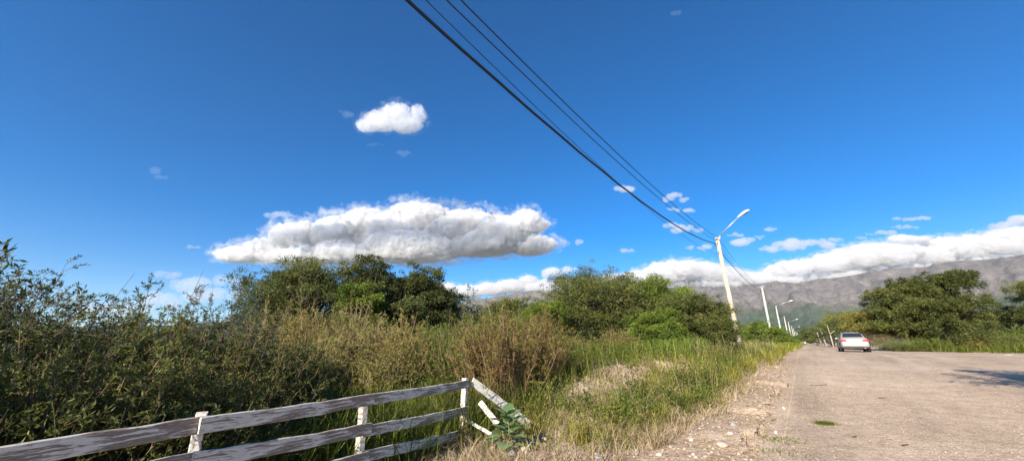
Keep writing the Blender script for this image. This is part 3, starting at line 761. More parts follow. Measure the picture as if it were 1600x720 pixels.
l, h = atx(850, 462, 24); tree('thorn_tree', 'low green tree left of the broad thorn tree', l, h, 3.4, 111, L_bright, 51, 34000, (.13, .035), flat=.68, base_frac=.0)
l, h = atx(790, 466, 27); tree('thorn_tree', 'low distant tree under the far cloud bank', l, h, 5.5, 112, L_tree, 60, 34000, (.15, .04), flat=.45, base_frac=.0)
l, h = atx(1072, 452, 33); tree('thorn_tree', 'thin treetop behind the round thorn bush', l, h, 2.5, 113, L_tree, 30, 15300, (.15, .04), flat=.68)
l, h = atx(430, 440, 24); tree('thorn_tree', 'airy feathery tree at the far left of the trees', l, h, 4.0, 114, L_grey, 36, 23800, (.17, .035), flat=.4)
# -- hedge line between the poles
GH = 'green bushes behind the poles'
for i, (px, py, Y, wd, lab) in enumerate([(1185, 506, 42, 4.5, 'bright bush behind the nearest lamp pole'), (1200, 512, 52, 5, 'bush at the foot of the second pole'), (1160, 512, 46, 5, 'bush seen left of the second pole'),
                                   (1222, 522, 80, 5, 'bush at the foot of the second lamp pole'), (1236, 525, 120, 9, 'bush beyond the third lamp pole'), (1246, 528, 180, 12, 'farthest bush on the left of the road')]):
    l, h = atx(px, py, Y); tree('roadside_bush', lab, l, h, wd, 130 + i, L_bright, 24, 9000, (.2, .06), flat=.68, base_frac=.0, group=GH)
# -- trees right of the road
l, h = atx(1428, 432, 33); tree('thorn_tree', 'large spreading thorn tree right of the silver car', l, h * .97, 6.6, 140, L_tree, 56, 100000, (.19, .05), flat=.58, base_frac=.02)
l, h = atx(1375, 478, 36); tree('thorn_tree', 'brown-green tree directly behind the silver car', l, h, 6.0, 141, L_rust, 60, 40800, (.19, .05), flat=.4, base_frac=.02)
l, h = atx(1640, 436, 40); tree('thorn_tree', 'thorn tree cut by the right edge of the picture', l, h * .98, 6.6, 142, L_tree, 90, 68000, (.19, .05), flat=.7, base_frac=.02)
l, h = atx(1545, 486, 46); tree('thorn_tree', 'dark low tree between the two right thorn trees', l, h, 8.0, 143, L_dark, 54, 34000, (.2, .06), flat=.68, base_frac=0)
for i, (px, py, Y, wd, lab, m) in enumerate([(1318, 496, 62, 11, 'rounded tree left of the silver car', L_tree), (1335, 486, 75, 12, 'taller tree behind the rounded tree left of the car', L_bright), (1296, 505, 90, 12, 'farther round tree beyond the right side poles', L_tree),
                                      (1283, 515, 130, 16, 'distant tree mass at the right of the road end', L_dark), (1266, 527, 230, 30, 'pale green trees closing the end of the road', L_tree),
                                      (1252, 527, 300, 34, 'hazy trees at the very end of the road', L_tree)]):
    l, h = atx(px, py, Y); tree('thorn_tree', lab, l, h, wd, 150 + i, m, 34, 12000, (.3, .09) if Y < 100 else (.7, .25), flat=.62, base_frac=0, group='trees on the right of the far road')
GR = 'low bushes below the right trees'
for i, (px, py, Y, wd, lab) in enumerate([(1450, 527, 31, 3.2, 'low bright bush under the large right tree'), (1500, 522, 32, 4, 'low olive bush at the right of the large tree'), (1550, 512, 33, 4.2, 'bush before the dark low tree on the right'),
                                   (1590, 505, 34, 4.5, 'bush under the tree at the right edge'), (1405, 533, 31.5, 2.0, 'small bush right of the silver car')]):
    l, h = atx(px, py, Y); shrub('roadside_bush', lab, l, max(h, .6), wd, 160 + i, L_bright if i != 1 else L_brown, M_stem, 46, 9, 10, (.13, .03), .5, group=GR)

# -- near thicket on the left
GL = 'dark leafy bushes behind the fence'
NB = [(40, 392, 6.6, 2.4, L_willow, 'tall blue-green bush with loose top at the left edge', .30),
      (-60, 410, 6.0, 2.2, L_left, 'green bush cut by the left edge of the picture', .2),
      (120, 480, 5.6, 1.8, L_left, 'lower leafy bush right of the tall blue-green bush', .2),
      (205, 452, 6.6, 1.7, L_left, 'dark pointed bush with long shoots behind the fence', .35),
      (285, 457, 6.4, 1.8, L_left, 'dense dark green bush behind the left fence post', .3),
      (350, 454, 7.8, 1.9, L_willow, 'pale grey-green feathery bush beside the dark bushes', .3),
      (380, 492, 6.0, 1.7, L_left, 'dark rounded bush at the right end of the thicket', .2),
      (20, 500, 4.6, 1.7, L_left, 'shaded low bush at the lower left corner', .1),
      (170, 520, 4.7, 1.6, L_left, 'shaded low bush above the fence rail', .1),
      (430, 520, 6.6, 1.5, L_left, 'low shaded bush between thicket and brown shrubs', .1),
      (300, 535, 5.0, 1.4, L_left, 'low shaded bush behind the left fence post', .1)]
for i, (px, py, dist, wd, m, lab, sh) in enumerate(NB):
    d = ray(px, py); hn = math.hypot(d[0], d[1]); x, y = d[0] / hn * dist, d[1] / hn * dist
    top = CAMZ + d[2] / hn * dist - Hs(x, y)
    shrub('leafy_bush', lab, (x, y), top * .97, wd * 1.25, 200 + i, m, M_stem, 120, 15, 22, (.046, .0115), .42, group=GL, shoots=sh, srad=.007, low=.08)
# bushes beside and behind the photographer on the left, which shade the thicket
for i, (s, t, h, wd) in enumerate([(-5.2, -4.7, 3.9, 3.0), (-3.5, -8.2, 3.6, 4.0), (-6.5, -6.5, 3.2, 3.6), (-0.5, -9.5, 3.4, 3.6), (-2.2, -6.0, 2.3, 2.4), (-9, -8.5, 4.0, 4.0)]):
    x, y = xy(s, t)
    shrub('leafy_bush', ['bush behind the camera in line with the fence', 'tall bush beside the camera left of the frame', 'bush behind the camera beside the fence', 'tall bush left of the thicket', 'lower bush by the fence beside the camera', 'tallest bush behind the camera'][i], (x, y), h, wd, 230 + i, L_left, M_stem, 90, 12, 12, (.11, .03), .5, group='bushes beside and behind the camera', srad=.009)
for i, (s, t, h, wd) in enumerate([(-7.0, -5.6, 4.7, 4.0), (-9.5, -9.5, 6.0, 5.0)]):
    x, y = xy(s, t); tree('thorn_tree', ['thorn tree behind the camera nearest the fence', 'tall thorn tree behind the camera', 'thorn tree behind the camera far from the road'][i], (x, y), h, wd, 240 + i, L_tree, 60, 40000, (.16, .055), flat=.65, group='trees behind the camera')
# -- brown-green wiry shrubs in the middle
GW = 'wiry brown-green shrubs in the middle of the thicket'
WB = [(430, 470, 11, 2.2, L_brown, 'olive-brown wiry shrub below the leftmost tree', M_stem_tan), (490, 468, 10.5, 2.3, L_brown, 'straw-brown wiry shrub below the gap of the trees', M_stem_red),
      (560, 465, 11.5, 2.4, L_brown, 'yellowish wiry shrub before the dark domed tree', M_stem_tan), (530, 505, 9.0, 2.0, L_brown, 'pale wiry shrub low in front of the olive shrubs', M_stem_tan),
      (620, 492, 9.8, 2.1, L_brown, 'tan wiry shrub left of the tall rusty shrub', M_stem_red), (665, 505, 12.0, 2.2, L_bright, 'green shrub between the tan and rusty shrubs', M_stem_green),
      (590, 545, 8.4, 1.5, L_brown, 'low wiry shrub over the dark grass', M_stem_tan),
      (735, 480, 9.8, 2.0, L_bright, 'green-topped shrub left of the rusty shrub', M_stem_red), (785, 474, 9.0, 1.9, L_rust, 'tall rusty-stemmed shrub above the end of the fence', M_stem_red),
      (835, 482, 10.2, 1.9, L_rust, 'rusty-stemmed shrub right of the tallest one', M_stem_red), (700, 500, 14, 3.0, L_bright, 'bright shrub behind the dark shadow gap', M_stem_green),
      (400, 505, 8.6, 1.6, L_brown, 'brown shrub beside the dark rounded bush', M_stem_tan), (470, 540, 7.6, 1.4, L_left, 'shaded green shrub at the foot of the brown ones', M_stem),
      (870, 520, 14, 2.0, L_bright, 'loose green shrub right of the rusty shrubs', M_stem_green), (960, 515, 17, 2.0, L_rust, 'brown dry shrub within the tall grass', M_stem_red),
      (800, 480, 15, 3.6, L_bright, 'green shrub behind the rusty-stemmed shrubs', M_stem_green)]
for i, (px, py, Y, wd, m, lab, sm) in enumerate(WB):
    l, h = atx(px, py, Y)
    shrub('wiry_shrub', lab, l, h * .97, wd * 1.25, 260 + i, m, sm, 150, 11, 13, (.065, .015), .42, group=GW, up=1.3, low=.25 if sm is M_stem_red else .1, srad=.008, shoots=.25, sidel=.7)

# bushes filling the thicket between the shrubs and the trees
g_ = random.Random(77); protos = []
FP = [(-14, 17), (-11.5, 16.5), (-9.5, 15.5), (-7.5, 16), (-5.5, 16.5), (-3.8, 16), (-2, 17), (-.3, 18), (1.5, 19), (3.2, 19), (5, 19.5), (-12.5, 13.5), (-10, 12.5), (-8, 12.8), (-6.2, 13), (-4.3, 13), (-2.6, 13.5), (-.8, 14.5), (-15, 21), (-13, 12), (6.6, 21), (-16, 15), (-10.5, 9.5), (-8.6, 9.0), (.6, 15.5), (2.2, 16.2), (4.2, 16.5), (-7.5, 10.5), (-5.8, 10.6)]
for i in range(5):
    m = [L_brown, L_bright, L_left, L_brown, L_grey][i]
    protos.append(shrub('thicket_bush', 'one of the bushes merging into the thicket before the trees', FP[i], 1.9, 2.6, 500 + i, m, [M_stem_red, M_stem_green, M_stem, M_stem, M_stem][i], 110, 11, 13, (.085, .02), .5, group='bushes filling the thicket', shoots=.2, up=1.1, low=.05))
for i, (x, y) in enumerate(FP[5:]):
    c = copy_tree(protos[g_.choice([0, 1, 1, 2, 3, 3, 4]) if x < -6 else g_.choice([0, 1, 1, 2, 3])]); k = g_.uniform(.8, 1.12) * (1 if x < 0 else .8)
    c.location = (x + g_.uniform(-.3, .3), y, Hs(x, y)); c.rotation_euler = (0, 0, g_.uniform(0, 6.28)); c.scale = (k, k, k * g_.uniform(.85, 1.05))
# ------------------------------------------------------------------ grass and litter
def blades(name, P, Hh, W, lean, tint, mat, kind='stuff', parent=None):
    n = len(P); g = rng
    a = g.uniform(0, math.tau, n); dr = np.stack([np.cos(a), np.sin(a), np.zeros(n)], 1)
    b = g.uniform(0, math.tau, n); wv = np.stack([np.cos(b), np.sin(b), np.zeros(n)], 1) * (W * .5)[:, None]
    up = np.array([0, 0, 1.0])
    ln = (lean * Hh)[:, None]
    p0 = P; p1 = P + up * (Hh * .5)[:, None] + dr * ln * .25; p2 = P + up * (Hh * .86)[:, None] + dr * ln * .7; p3 = P + up * (Hh * (1 - .25 * lean))[:, None] + dr * ln * 1.15
    V = np.stack([p0 - wv, p0 + wv, p1 - wv * .85, p1 + wv * .85, p2 - wv * .5, p2 + wv * .5, p3], 1).reshape(-1, 3)
    k = np.arange(n)[:, None] * 7
    F_ = np.concatenate([k + np.array([[0, 1, 3, 2]]), k + np.array([[2, 3, 5, 4]]), k + np.array([[4, 5, 6]])], 1).reshape(-1)
    fn = np.tile([4, 4, 3], n)
    me = fast_mesh(name, V, fn, F_, np.repeat(tint, 3))
    o = link(name, me, mat, parent)
    if kind: o['kind'] = kind
    return o
Gr_green = leaf_mat('green_grass_blades', [(0, (.06, .08, .012)), (.4, (.17, .20, .025)), (.75, (.33, .35, .05)), (1, (.50, .43, .15))], .38)
Gr_bright = leaf_mat('bright_reed_blades', [(0, (.08, .12, .02)), (.5, (.17, .23, .03)), (1, (.30, .36, .06))], .4)
Gr_dry = leaf_mat('dry_straw', [(0, (.20, .13, .06)), (.5, (.38, .29, .16)), (1, (.58, .49, .32))], .2)
Gr_yel = leaf_mat('yellowing_grass', [(0, (.14, .15, .025)), (.5, (.28, .26, .04)), (1, (.46, .33, .08))], .35)
def scatter(n, s0, s1, t0, t1, dens=None, seed=1, clump=None):
    g = np.random.default_rng(seed)
    s = s0 + (s1 - s0) * g.random(n)**1.35; t = g.uniform(t0, t1, n)
    if clump:    # gather into tufts
        nc = max(4, n // clump); ci = g.integers(0, nc, n); cs = s0 + (s1 - s0) * g.random(nc)**1.35; ct = g.uniform(t0, t1, nc)
        sp = .05 + .012 * (cs[ci] - s0)
        s = cs[ci] + g.normal(0, 1, n) * sp; t = ct[ci] + g.normal(0, 1, n) * sp
    x, y = xy(s, t)
    if dens is not None:
        k = g.random(n) < dens(x, y, s, t); x, y, s, t = x[k], y[k], s[k], t[k]
    if clump:
        k = g.random(len(x)) > clear(x, y); x, y, s, t = x[k], y[k], s[k], t[k]
    z = H(x, y)
    return np.stack([x, y, z - .01], 1), s, t
def edge(s):   # where plants meet the bare strip
    return np.interp(s, [0, 5, 7, 10, 13, 17, 22, 30, 60], [-3.0, -2.35, -1.95, -1.75, -1.6, -1.65, -1.3, -1.1, -1.0]) + .5 * (vnoise(s * .9, s * 0, seed=77) - .5)
def clear(x, y):
    a = np.exp(-(((x - .45) / .8)**2 + ((y - 6.3) / 1.1)**2)); return np.maximum(np.clip(1.1 * a, 0, .9), moundness(x, y) * .93)
def moundness(x, y):
    m = np.zeros_like(x)
    for mx, my, r, h in MOUNDS[:4]: m = np.maximum(m, 1.25 * np.exp(-(((x - mx)**2 + (y - my)**2) / (r * .85)**2)) * (.55 + .9 * fbm(x * 2, y * 2, seed=121)))
    return np.clip(m, 0, 1)
def lowzone(x, y): return np.exp(-(((x - 1.9) / 2.1)**2 + ((y - 8.9) / 3.3)**2))
# green grass behind the fence, its shade also put into a darker tint
P, s, t = scatter(60000, 1, 14, -11, -4.2, lambda x, y, s, t: .75 * (1 - .8 * np.exp(-((x + .2) / 1.6)**2 - ((y - 8.6) / 1.8)**2)) , 1, 22)
Hh = rng.uniform(.35, .95, len(P)); blades('tall_grass', P, Hh, rng.uniform(.008, .018, len(P)), rng.uniform(.1, .8, len(P)), np.clip(rng.normal(.25, .18, len(P)), 0, 1), Gr_green)['label'] = 'dark green shaded grass behind the fence'
# mid field of green grass
P, s, t = scatter(52000, 8, 42, -14, -1.0, lambda x, y, s, t: (t < edge(s) - .2) * (1 - .9 * moundness(x, y)) * (1 - .75 * lowzone(x, y)) * (1 - .7 * np.exp(-((x + .2) / 1.6)**2 - ((y - 8.9) / 1.8)**2)) * (.25 + .75 * (fbm(x * .8, y * .8, seed=19) > .42)), 2, 26)
cl = fbm(P[:, 0] * .9, P[:, 1] * .9, seed=29, oct=3)
Hh = rng.uniform(.2, 1.0, len(P)) * (.1 + 1.6 * np.clip(cl - .2, 0, 1)) * (1 - .7 * lowzone(P[:, 0], P[:, 1])); blades('tall_grass', P, Hh, rng.uniform(.010, .022, len(P)) * (1 + s * .025), rng.uniform(.1, .7, len(P)), np.clip(cl * .9 + rng.normal(.1, .17, len(P)), 0, 1), Gr_green)['label'] = 'sunlit green grass on the verge'
# low leafy undergrowth: blobs of small leaves
def undergrowth(name, nb, s0, s1, t0, t1, r0, r1, nl, leafs, mat, seed, label, dens=None):
    P, s, t = scatter(nb, s0, s1, t0, t1, dens, seed); g = np.random.default_rng(seed)
    k = g.random(len(P)) > clear(P[:, 0], P[:, 1]); P = P[k]
    r = g.uniform(r0, r1, len(P)); bi = np.repeat(np.arange(len(P)), nl); n = len(bi)
    o = unit(g.normal(size=(n, 3))); o[:, 2] = np.abs(o[:, 2])
    rr = g.random(n)**.5 * (.6 + .7 * vnoise(o[:, 0] * 2.5 + bi * 3.7, o[:, 1] * 2.5, o[:, 2] * 2.5, seed=seed))
    tall = g.uniform(1.0, 2.4, len(P))
    Q = P[bi] + o * (r[bi] * rr)[:, None] * np.stack([np.ones(n), np.ones(n), tall[bi]], 1)
    ct = g.normal(.45, .15, len(P))
    ob = link(name, leaves(name, Q, o * .6 + g.normal(size=(n, 3)) * .5 + np.array([0, 0, .5]), leafs[0] * g.uniform(.5, 1.3, n), leafs[1] * g.uniform(.6, 1.3, n), np.clip(ct[bi] + g.normal(0, .15, n), 0, 1)), mat)
    ob['kind'] = 'stuff'; ob['label'] = label
lowz_ = lambda x, y, s, t: (t < edge(s)) * np.clip(lowzone(x, y) * 1.3, 0, 1) * (.2 + .8 * (fbm(x * 1.2, y * 1.2, seed=88) > .46))
undergrowth('undergrowth', 1500, 4, 15, -7, -1.6, .05, .20, 150, (.035, .009), L_bright, 75, 'tiny green weeds over the dry mound', lowz_)
undergrowth('undergrowth', 1300, 4, 15, -7, -1.6, .05, .18, 130, (.05, .006), Gr_dry, 76, 'tangled dry tufts over the dry mound', lowz_)
undergrowth('undergrowth', 600, 4, 15, -7, -1.6, .05, .22, 130, (.035, .008), L_rust, 77, 'rusty little weeds over the dry mound', lowz_)
on_verge = lambda x, y, s, t: (t < edge(s) - .25) * (1 - .9 * moundness(x, y)) * (1 - .6 * lowzone(x, y)) * (.15 + .85 * (fbm(x * .7, y * .7, seed=58) > .48))
undergrowth('undergrowth', 1500, 7, 30, -9, -1.6, .15, .48, 300, (.07, .022), L_bright, 71, 'low bright weeds among the verge grass', on_verge)
undergrowth('undergrowth', 1100, 8, 32, -12, -1.8, .2, .6, 300, (.08, .020), L_left, 72, 'darker low weeds among the verge grass', on_verge)
undergrowth('undergrowth', 700, 6, 24, -8, -1.8, .15, .45, 200, (.06, .012), L_brown, 73, 'brownish dry weeds among the verge grass', on_verge)
undergrowth('undergrowth', 260, 5, 16, -12, -6.0, .3, .8, 420, (.075, .02), L_left, 74, 'dark undergrowth behind the fence')
# scrub on the plain beyond the trees
undergrowth('distant_scrub', 420, 36, 150, -120, -9, 1.0, 2.0, 260, (.5, .2), L_tree, 78, 'low scrub on the plain beyond the trees')
undergrowth('distant_scrub', 260, 45, 190, 14, 120, 1.2, 2.2, 260, (.5, .2), L_tree, 79, 'low scrub beyond the right trees')
# bright reeds
P, s, t = scatter(9000, 15, 23, -6.8, -3.9, None, 3, 60)
Hh = rng.uniform(.4, 1.35, len(P)); blades('reeds', P, Hh, rng.uniform(.018, .035, len(P)), rng.uniform(.1, .5, len(P)), np.clip(rng.normal(.5, .2, len(P)), 0, 1), Gr_bright)['label'] = 'bright green reed patch before the round bush'
# yellowing grass at the verge edge
P, s, t = scatter(42000, 5, 30, -4.2, -1.3, lambda x, y, s, t: (t < edge(s)) * (1 - .85 * moundness(x, y)) * (1 - .5 * lowzone(x, y)) * (.1 + .9 * (fbm(x * 1.1, y * 1.1, seed=39) > .5)), 4, 34)
Hh = rng.uniform(.12, .62, len(P)) * (1 - .6 * lowzone(P[:, 0], P[:, 1])); blades('yellow_grass', P, Hh, rng.uniform(.006, .014, len(P)) * (1 + s * .03), rng.uniform(.1, .9, len(P)), np.clip(rng.normal(.42, .25, len(P)), 0, 1), Gr_yel)['label'] = 'yellowing grass along the bare strip'
# low dry grass
P, s, t = scatter(110000, 3, 26, -8, -1.5, lambda x, y, s, t: (t < edge(s) + .35) * (.25 + .75 * np.maximum(moundness(x, y), fbm(x * .9, y * .9, seed=49) > .5)), 5, 14)
Hh = rng.uniform(.06, .34, len(P)); blades('dry_grass', P, Hh, rng.uniform(.004, .010, len(P)) * (1 + s * .04), rng.uniform(.3, 1.6, len(P)), np.clip(rng.normal(.5, .25, len(P)), 0, 1), Gr_dry)['label'] = 'dry straw-coloured grass over the mounds'
# grass beneath right trees and far verges
P, s, t = scatter(40000, 34, 62, 5.5, 34, lambda x, y, s, t: t > np.interp(s, [30, 34, 38, 43, 60], [46, 24, 14, 7, 6]), 6, 30)
Hh = rng.uniform(.2, .75, len(P)); blades('verge_grass', P, Hh, rng.uniform(.02, .04, len(P)), rng.uniform(.1, .9, len(P)), np.clip(rng.normal(.25, .2, len(P)), 0, 1), Gr_green)['label'] = 'green grass under the right trees'
P, s, t = scatter(40000, 36, 160, -8, -.9, lambda x, y, s, t: t < edge(s), 7, 30)
Hh = rng.uniform(.25, .8, len(P)); blades('verge_grass', P, Hh, rng.uniform(.03, .07, len(P)) * (1 + s * .01), rng.uniform(.1, .7, len(P)), np.clip(rng.normal(.5, .2, len(P)), 0, 1), Gr_green)['label'] = 'grass at the feet of the far poles'
# straw and twig litter lying on the bare strip
def litter(name, n, s0, s1, t0, t1, L0, L1, W0, W1, mat, seed, label, dens=None):
    P, s, t = scatter(n, s0, s1, t0, t1, dens, seed)
    g = np.random.default_rng(seed + 100); n = len(P); a = g.uniform(0, math.tau, n)
    D = np.stack([np.cos(a), np.sin(a), g.normal(0, .15, n)], 1); L = g.uniform(L0, L1, n); P[:, 2] += .016
    o = link(name, leaves(name, P, D, L, g.uniform(W0, W1, n), np.clip(g.normal(.5, .25, n), 0, 1), 0.1), mat); o['kind'] = 'stuff'; o['label'] = label; return o
litter('straw_litter', 26000, 4, 22, -3.0, -.75, .03, .16, .004, .010, Gr_dry, 11, 'straw and twigs strewn on the bare strip', lambda x, y, s, t: .25 + .75 * (fbm(x * 1.5, y * 1.5, seed=5) > .5))
litter('leaf_litter', 9000, 4, 20, -.8, 3.5, .012, .06, .004, .009, Gr_dry, 12, 'fine straw bits on the road shoulder', lambda x, y, s, t: np.clip(1 - (t + .8) / 4, .05, 1))
# dry stalks standing among the grass
P, s, t = scatter(6000, 7, 30, -10, -1.6, on_verge, 8, 6)
blades('dry_stalks', P, rng.uniform(.4, 1.25, len(P)) * (1 - .6 * lowzone(P[:, 0], P[:, 1])), rng.uniform(.006, .012, len(P)), rng.uniform(.0, .4, len(P)), np.clip(rng.normal(.45, .25, len(P)), 0, 1), Gr_dry)['label'] = 'dry straw stalks standing among the verge grass'
P, s, t = scatter(5000, 2, 10, -9, -4.6, None, 9, 8)
blades('dry_stalks', P, rng.uniform(.2, .8, len(P)), rng.uniform(.003, .007, len(P)), rng.uniform(.2, 1.6, len(P)), np.clip(rng.normal(.3, .2, len(P)), 0, 1), Gr_dry)['label'] = 'dry bent stalks behind the fence'
# low green mats on the road
def matgrass(px, py, r, n, label):
    x0, y0, z0 = ground(px, py); g = np.random.default_rng(int(px))
    q = g.normal(0, 1, (n, 2)) * np.array([r * 1.0, r * .8]); x = x0 + q[:, 0] * NX + q[:, 1] * RX; y = y0 + q[:, 0] * NY + q[:, 1] * RY
    P = np.stack([x, y, H(x, y)], 1); o = blades('creeping_weed', P, g.uniform(.015, .05, n), g.uniform(.008, .014, n), g.uniform(.4, 1.5, n), np.clip(g.normal(.35, .2, n), 0, 1), Gr_green, kind='stuff')
    o['label'] = label
matgrass(1290, 663, .06, 1300, 'dark green weed patch on the gravel'); matgrass(1225, 690, .16, 130, 'sparse green weeds beside the eroded edge'); matgrass(1212, 705, .14, 60, 'weeds nearest to the eroded edge')

# ------------------------------------------------------------------ stones
def rock_mesh(name, r, seed, flat=.72):
    g = np.random.default_rng(seed); bm = bmesh.new(); bmesh.ops.create_icosphere(bm, subdivisions=3 if r > .03 else 2, radius=1)
    V = np.array([v.co[:] for v in bm.verts])
    for _ in range(7):   # chisel with planes
        n = unit(g.normal(size=3)); d = g.uniform(.55, .85); k = V @ n - d; V = np.where(k[:, None] > 0, V - n * k[:, None], V)
    V += .08 * (vnoise(V[:, 0] * 3, V[:, 1] * 3, V[:, 2] * 3, seed=seed)[:, None] - .5) * V
    V *= np.array([1, g.uniform(.6, .9), flat]) * r
    for v, c in zip(bm.verts, V): v.co = c
    me = bpy.data.meshes.new(name); bm.to_mesh(me); bm.free(); return me
def stone_mat(name, c1, c2):
    m, t, p, out = mat_new(name); oi = t.nodes.new('ShaderNodeObjectInfo')
    n = noise(t, 14, 6, .65, coord(t)); r = ramp(t, n.outputs[0], [(.3, c1), (.7, c2)]); t.links.new(r.outputs[0], p.inputs['Base Color']); p.inputs['Roughness'].default_value = .9
    b = t.nodes.new('ShaderNodeBump'); b.inputs['Strength'].default_value = .5; b.inputs['Distance'].default_value = .01; t.links.new(n.outputs[0], b.inputs['Height']); t.links.new(b.outputs[0], p.inputs['Normal'])
    return m
M_tan = stone_mat('tan_stone', (.28, .21, .16), (.46, .38, .31)); M_pale = stone_mat('pale_stone', (.38, .33, .27), (.60, .55, .47)); M_grey = stone_mat('grey_stone', (.16, .16, .16), (.34, .34, .33))
# gravel: thousands of small stones in one mesh
def gravel(name, n, s0, s1, t0, t1, r0, r1, seed, label, dens=None, mat=None):
    P, s, t = scatter(n, s0, s1, t0, t1, dens, seed); g = np.random.default_rng(seed + 5); n = len(P)
    base = np.array([[1, 0, 0], [0, 1, 0], [-1, 0, 0], [0, -1, 0], [0, 0, 1], [0, 0, -1], [.6, .6, .55], [-.6, -.5, .6]], float)[:6]
    fc = np.array([[0, 1, 4], [1, 2, 4], [2, 3, 4], [3, 0, 4], [1, 0, 5], [2, 1, 5], [3, 2, 5], [0, 3, 5]])
    r = (r0 + (r1 - r0) * g.random(n)**3)
    V = base[None] * (1 + g.normal(0, .25, (n, 6, 1))) + g.normal(0, .12, (n, 6, 3)); a = g.uniform(0, math.tau, n); c, s_ = np.cos(a), np.sin(a)
    X = V[..., 0] * c[:, None] - V[..., 1] * s_[:, None]; Y = V[..., 0] * s_[:, None] + V[..., 1] * c[:, None]
    V = np.stack([X, Y, V[..., 2] * .6], -1) * r[:, None, None] + P[:, None, :] + np.array([0, 0, .010]) + np.array([0, 0, 1]) * (r * .15)[:, None, None]
    idx = (fc[None] + (np.arange(n) * 6)[:, None, None]).reshape(-1)
    me = fast_mesh(name, V.reshape(-1, 3), np.full(n * 8, 3), idx, np.repeat(np.clip(g.normal(.5, .22, n), 0, 1), 8))
    o = link(name, me, mat); o['kind'] = 'stuff'; o['label'] = label
M_grav = leaf_mat('gravel_stones', [(0, (.20, .15, .115)), (.5, (.38, .30, .235)), (.85, (.44, .36, .29)), (1, (.50, .44, .37))], 0, .9)
gravel('gravel', 90000, 4, 22, -1.0, 9, .003, .016, 21, 'fine gravel scattered over the road', lambda x, y, s, t: np.clip(1.1 - t / 6, .12, 1) * (.3 + .7 * (fbm(x * .9, y * .9, seed=66) > .48)), M_grav)
gravel('rubble', 16000, 4, 20, -6.5, -.8, .006, .045, 22, 'small rubble on the bare strip and mounds', lambda x, y, s, t: np.where(t > edge(s), .5, .06 + .9 * moundness(x, y)), M_grav)
STONES = [(1213, 678, .035, M_pale, .9, 'small round whitish stone at the eroded edge'), (1196, 632, .11, M_tan, .3, 'flat pale slab beside the eroded edge'), (1130, 697, .12, M_tan, .4, 'broad pale stone lying in the straw strip'),
          (1146, 665, .055, M_grey, .6, 'grey angular stone on the bare strip'), (1080, 688, .035, M_pale, .8, 'pale stone in dry straw near the bottom'), (1225, 640, .05, M_pale, .8, 'pale stone on the lip of the eroded edge'),
          (1140, 678, .05, M_pale, .5, 'pale chip below the grey angular stone'), (1048, 700, .04, M_tan, .7, 'tan stone at the lower edge of the grass'), (1030, 712, .045, M_pale, .6, 'pale stone at the bottom edge'),
          (936, 717, .07, M_grey, .5, 'grey stone at the bottom centre'), (857, 672, .05, M_tan, .8, 'tan stone at the tip of the fallen plank'), (838, 682, .045, M_pale, .8, 'pale stone below the fallen plank'),
          (850, 688, .055, M_tan, .8, 'second tan stone below the fallen plank'), (800, 712, .07, M_grey, .6, 'grey stone at the foot of the leafy plant'), (730, 706, .09, M_tan, .6, 'tan rubble stone below the corner post'),
          (752, 712, .07, M_tan, .7, 'tan rubble stone left of the leafy plant'), (820, 705, .06, M_tan, .7, 'tan stone right of the leafy plant'), (770, 700, .05, M_pale, .6, 'pale stone under the leafy plant'),
          (1100, 655, .06, M_tan, .5, 'tan stone at the grass edge'), (1170, 600, .06, M_pale, .5, 'pale stone where the grass ends'), (1212, 574, .08, M_tan, .6, 'tan stone farther along the verge edge'),
          (1240, 700, .03, M_tan, .6, 'small tan stone on the gravel'), (1435, 540, .12, M_pale, .4, 'pale stone under the large right tree'), (1575, 555, .30, M_pale, .12, 'flat pale slab at the right edge of the clearing')]
for i, (px, py, r, m, fl, lab) in enumerate(STONES):
    x, y, z = ground(px, py); o = link('stone', rock_mesh('stone', r, 300 + i, fl), m); o.location = (x, y, z + r * fl * .35); o.rotation_euler = (random.uniform(-.15, .15), random.uniform(-.15, .15), random.uniform(0, 6))
    tag(o, lab, 'stone', 'loose stones on the ground')
# dead sticks on the gravel
for i, (px, py, L, lab) in enumerate([(1280, 603, .55, 'dark flat stick lying on the gravel'), (1378, 622, .18, 'short twig on the gravel in the road'), (1415, 696, .14, 'small twig on the road near the bottom'), (1335, 683, .12, 'thin twig on the gravel left of the middle')]):
    x, y, z = ground(px, py); g = np.random.default_rng(400 + i); a = 0.5 + g.normal(0, .3)
    u = np.linspace(-.5, .5, 7)[:, None]; P = u * L * np.array([math.cos(a), math.sin(a) * .5, 0]) + g.normal(0, .006, (7, 3)); P[:, 0] += x; P[:, 1] += y; P[:, 2] = H(P[:, 0], P[:, 1]) + .012
    o = link('stick', tubes('stick', P[None], np.full((1, 7), .008), 6), M_bark); tag(o, lab, 'stick', 'sticks on the gravel')

# ------------------------------------------------------------------ fence
fc = Vector((-.76, 6.49, 0)); fc.z = Hs(fc.x, fc.y)
def on_line(px, base=fc):
    """point of the fence line seen at image column px"""
    return None
fdir = Vector((-.4374, -.8993, 0)).normalized()
fence = empty('rail_fence', fc); tag(fence, 'weathered white three-rail wooden fence with peeling paint', 'fence')
def fpt(d, z):  # d metres from the corner towards the camera
    q = fc + fdir * d; return Vector((q.x, q.y, z))
POSTS = [(0, 1.115), (2.03, 1.03), (3.66, 1.145), (5.7, 1.1), (7.9, 1.1)]
n_f = Vector((-fdir.y, fdir.x, 0)) * 1.0
if n_f.x < 0: n_f = -n_f
for i, (d, hz) in enumerate(POSTS):
    q = fpt(d, 0); gz = Hs(q.x, q.y)
    o = plank_mesh('post', q + Vector((0, 0, gz - .15)) , q + Vector((random.uniform(-.02, .02), random.uniform(-.02, .02), hz)), .085, .07, M_post, fence)
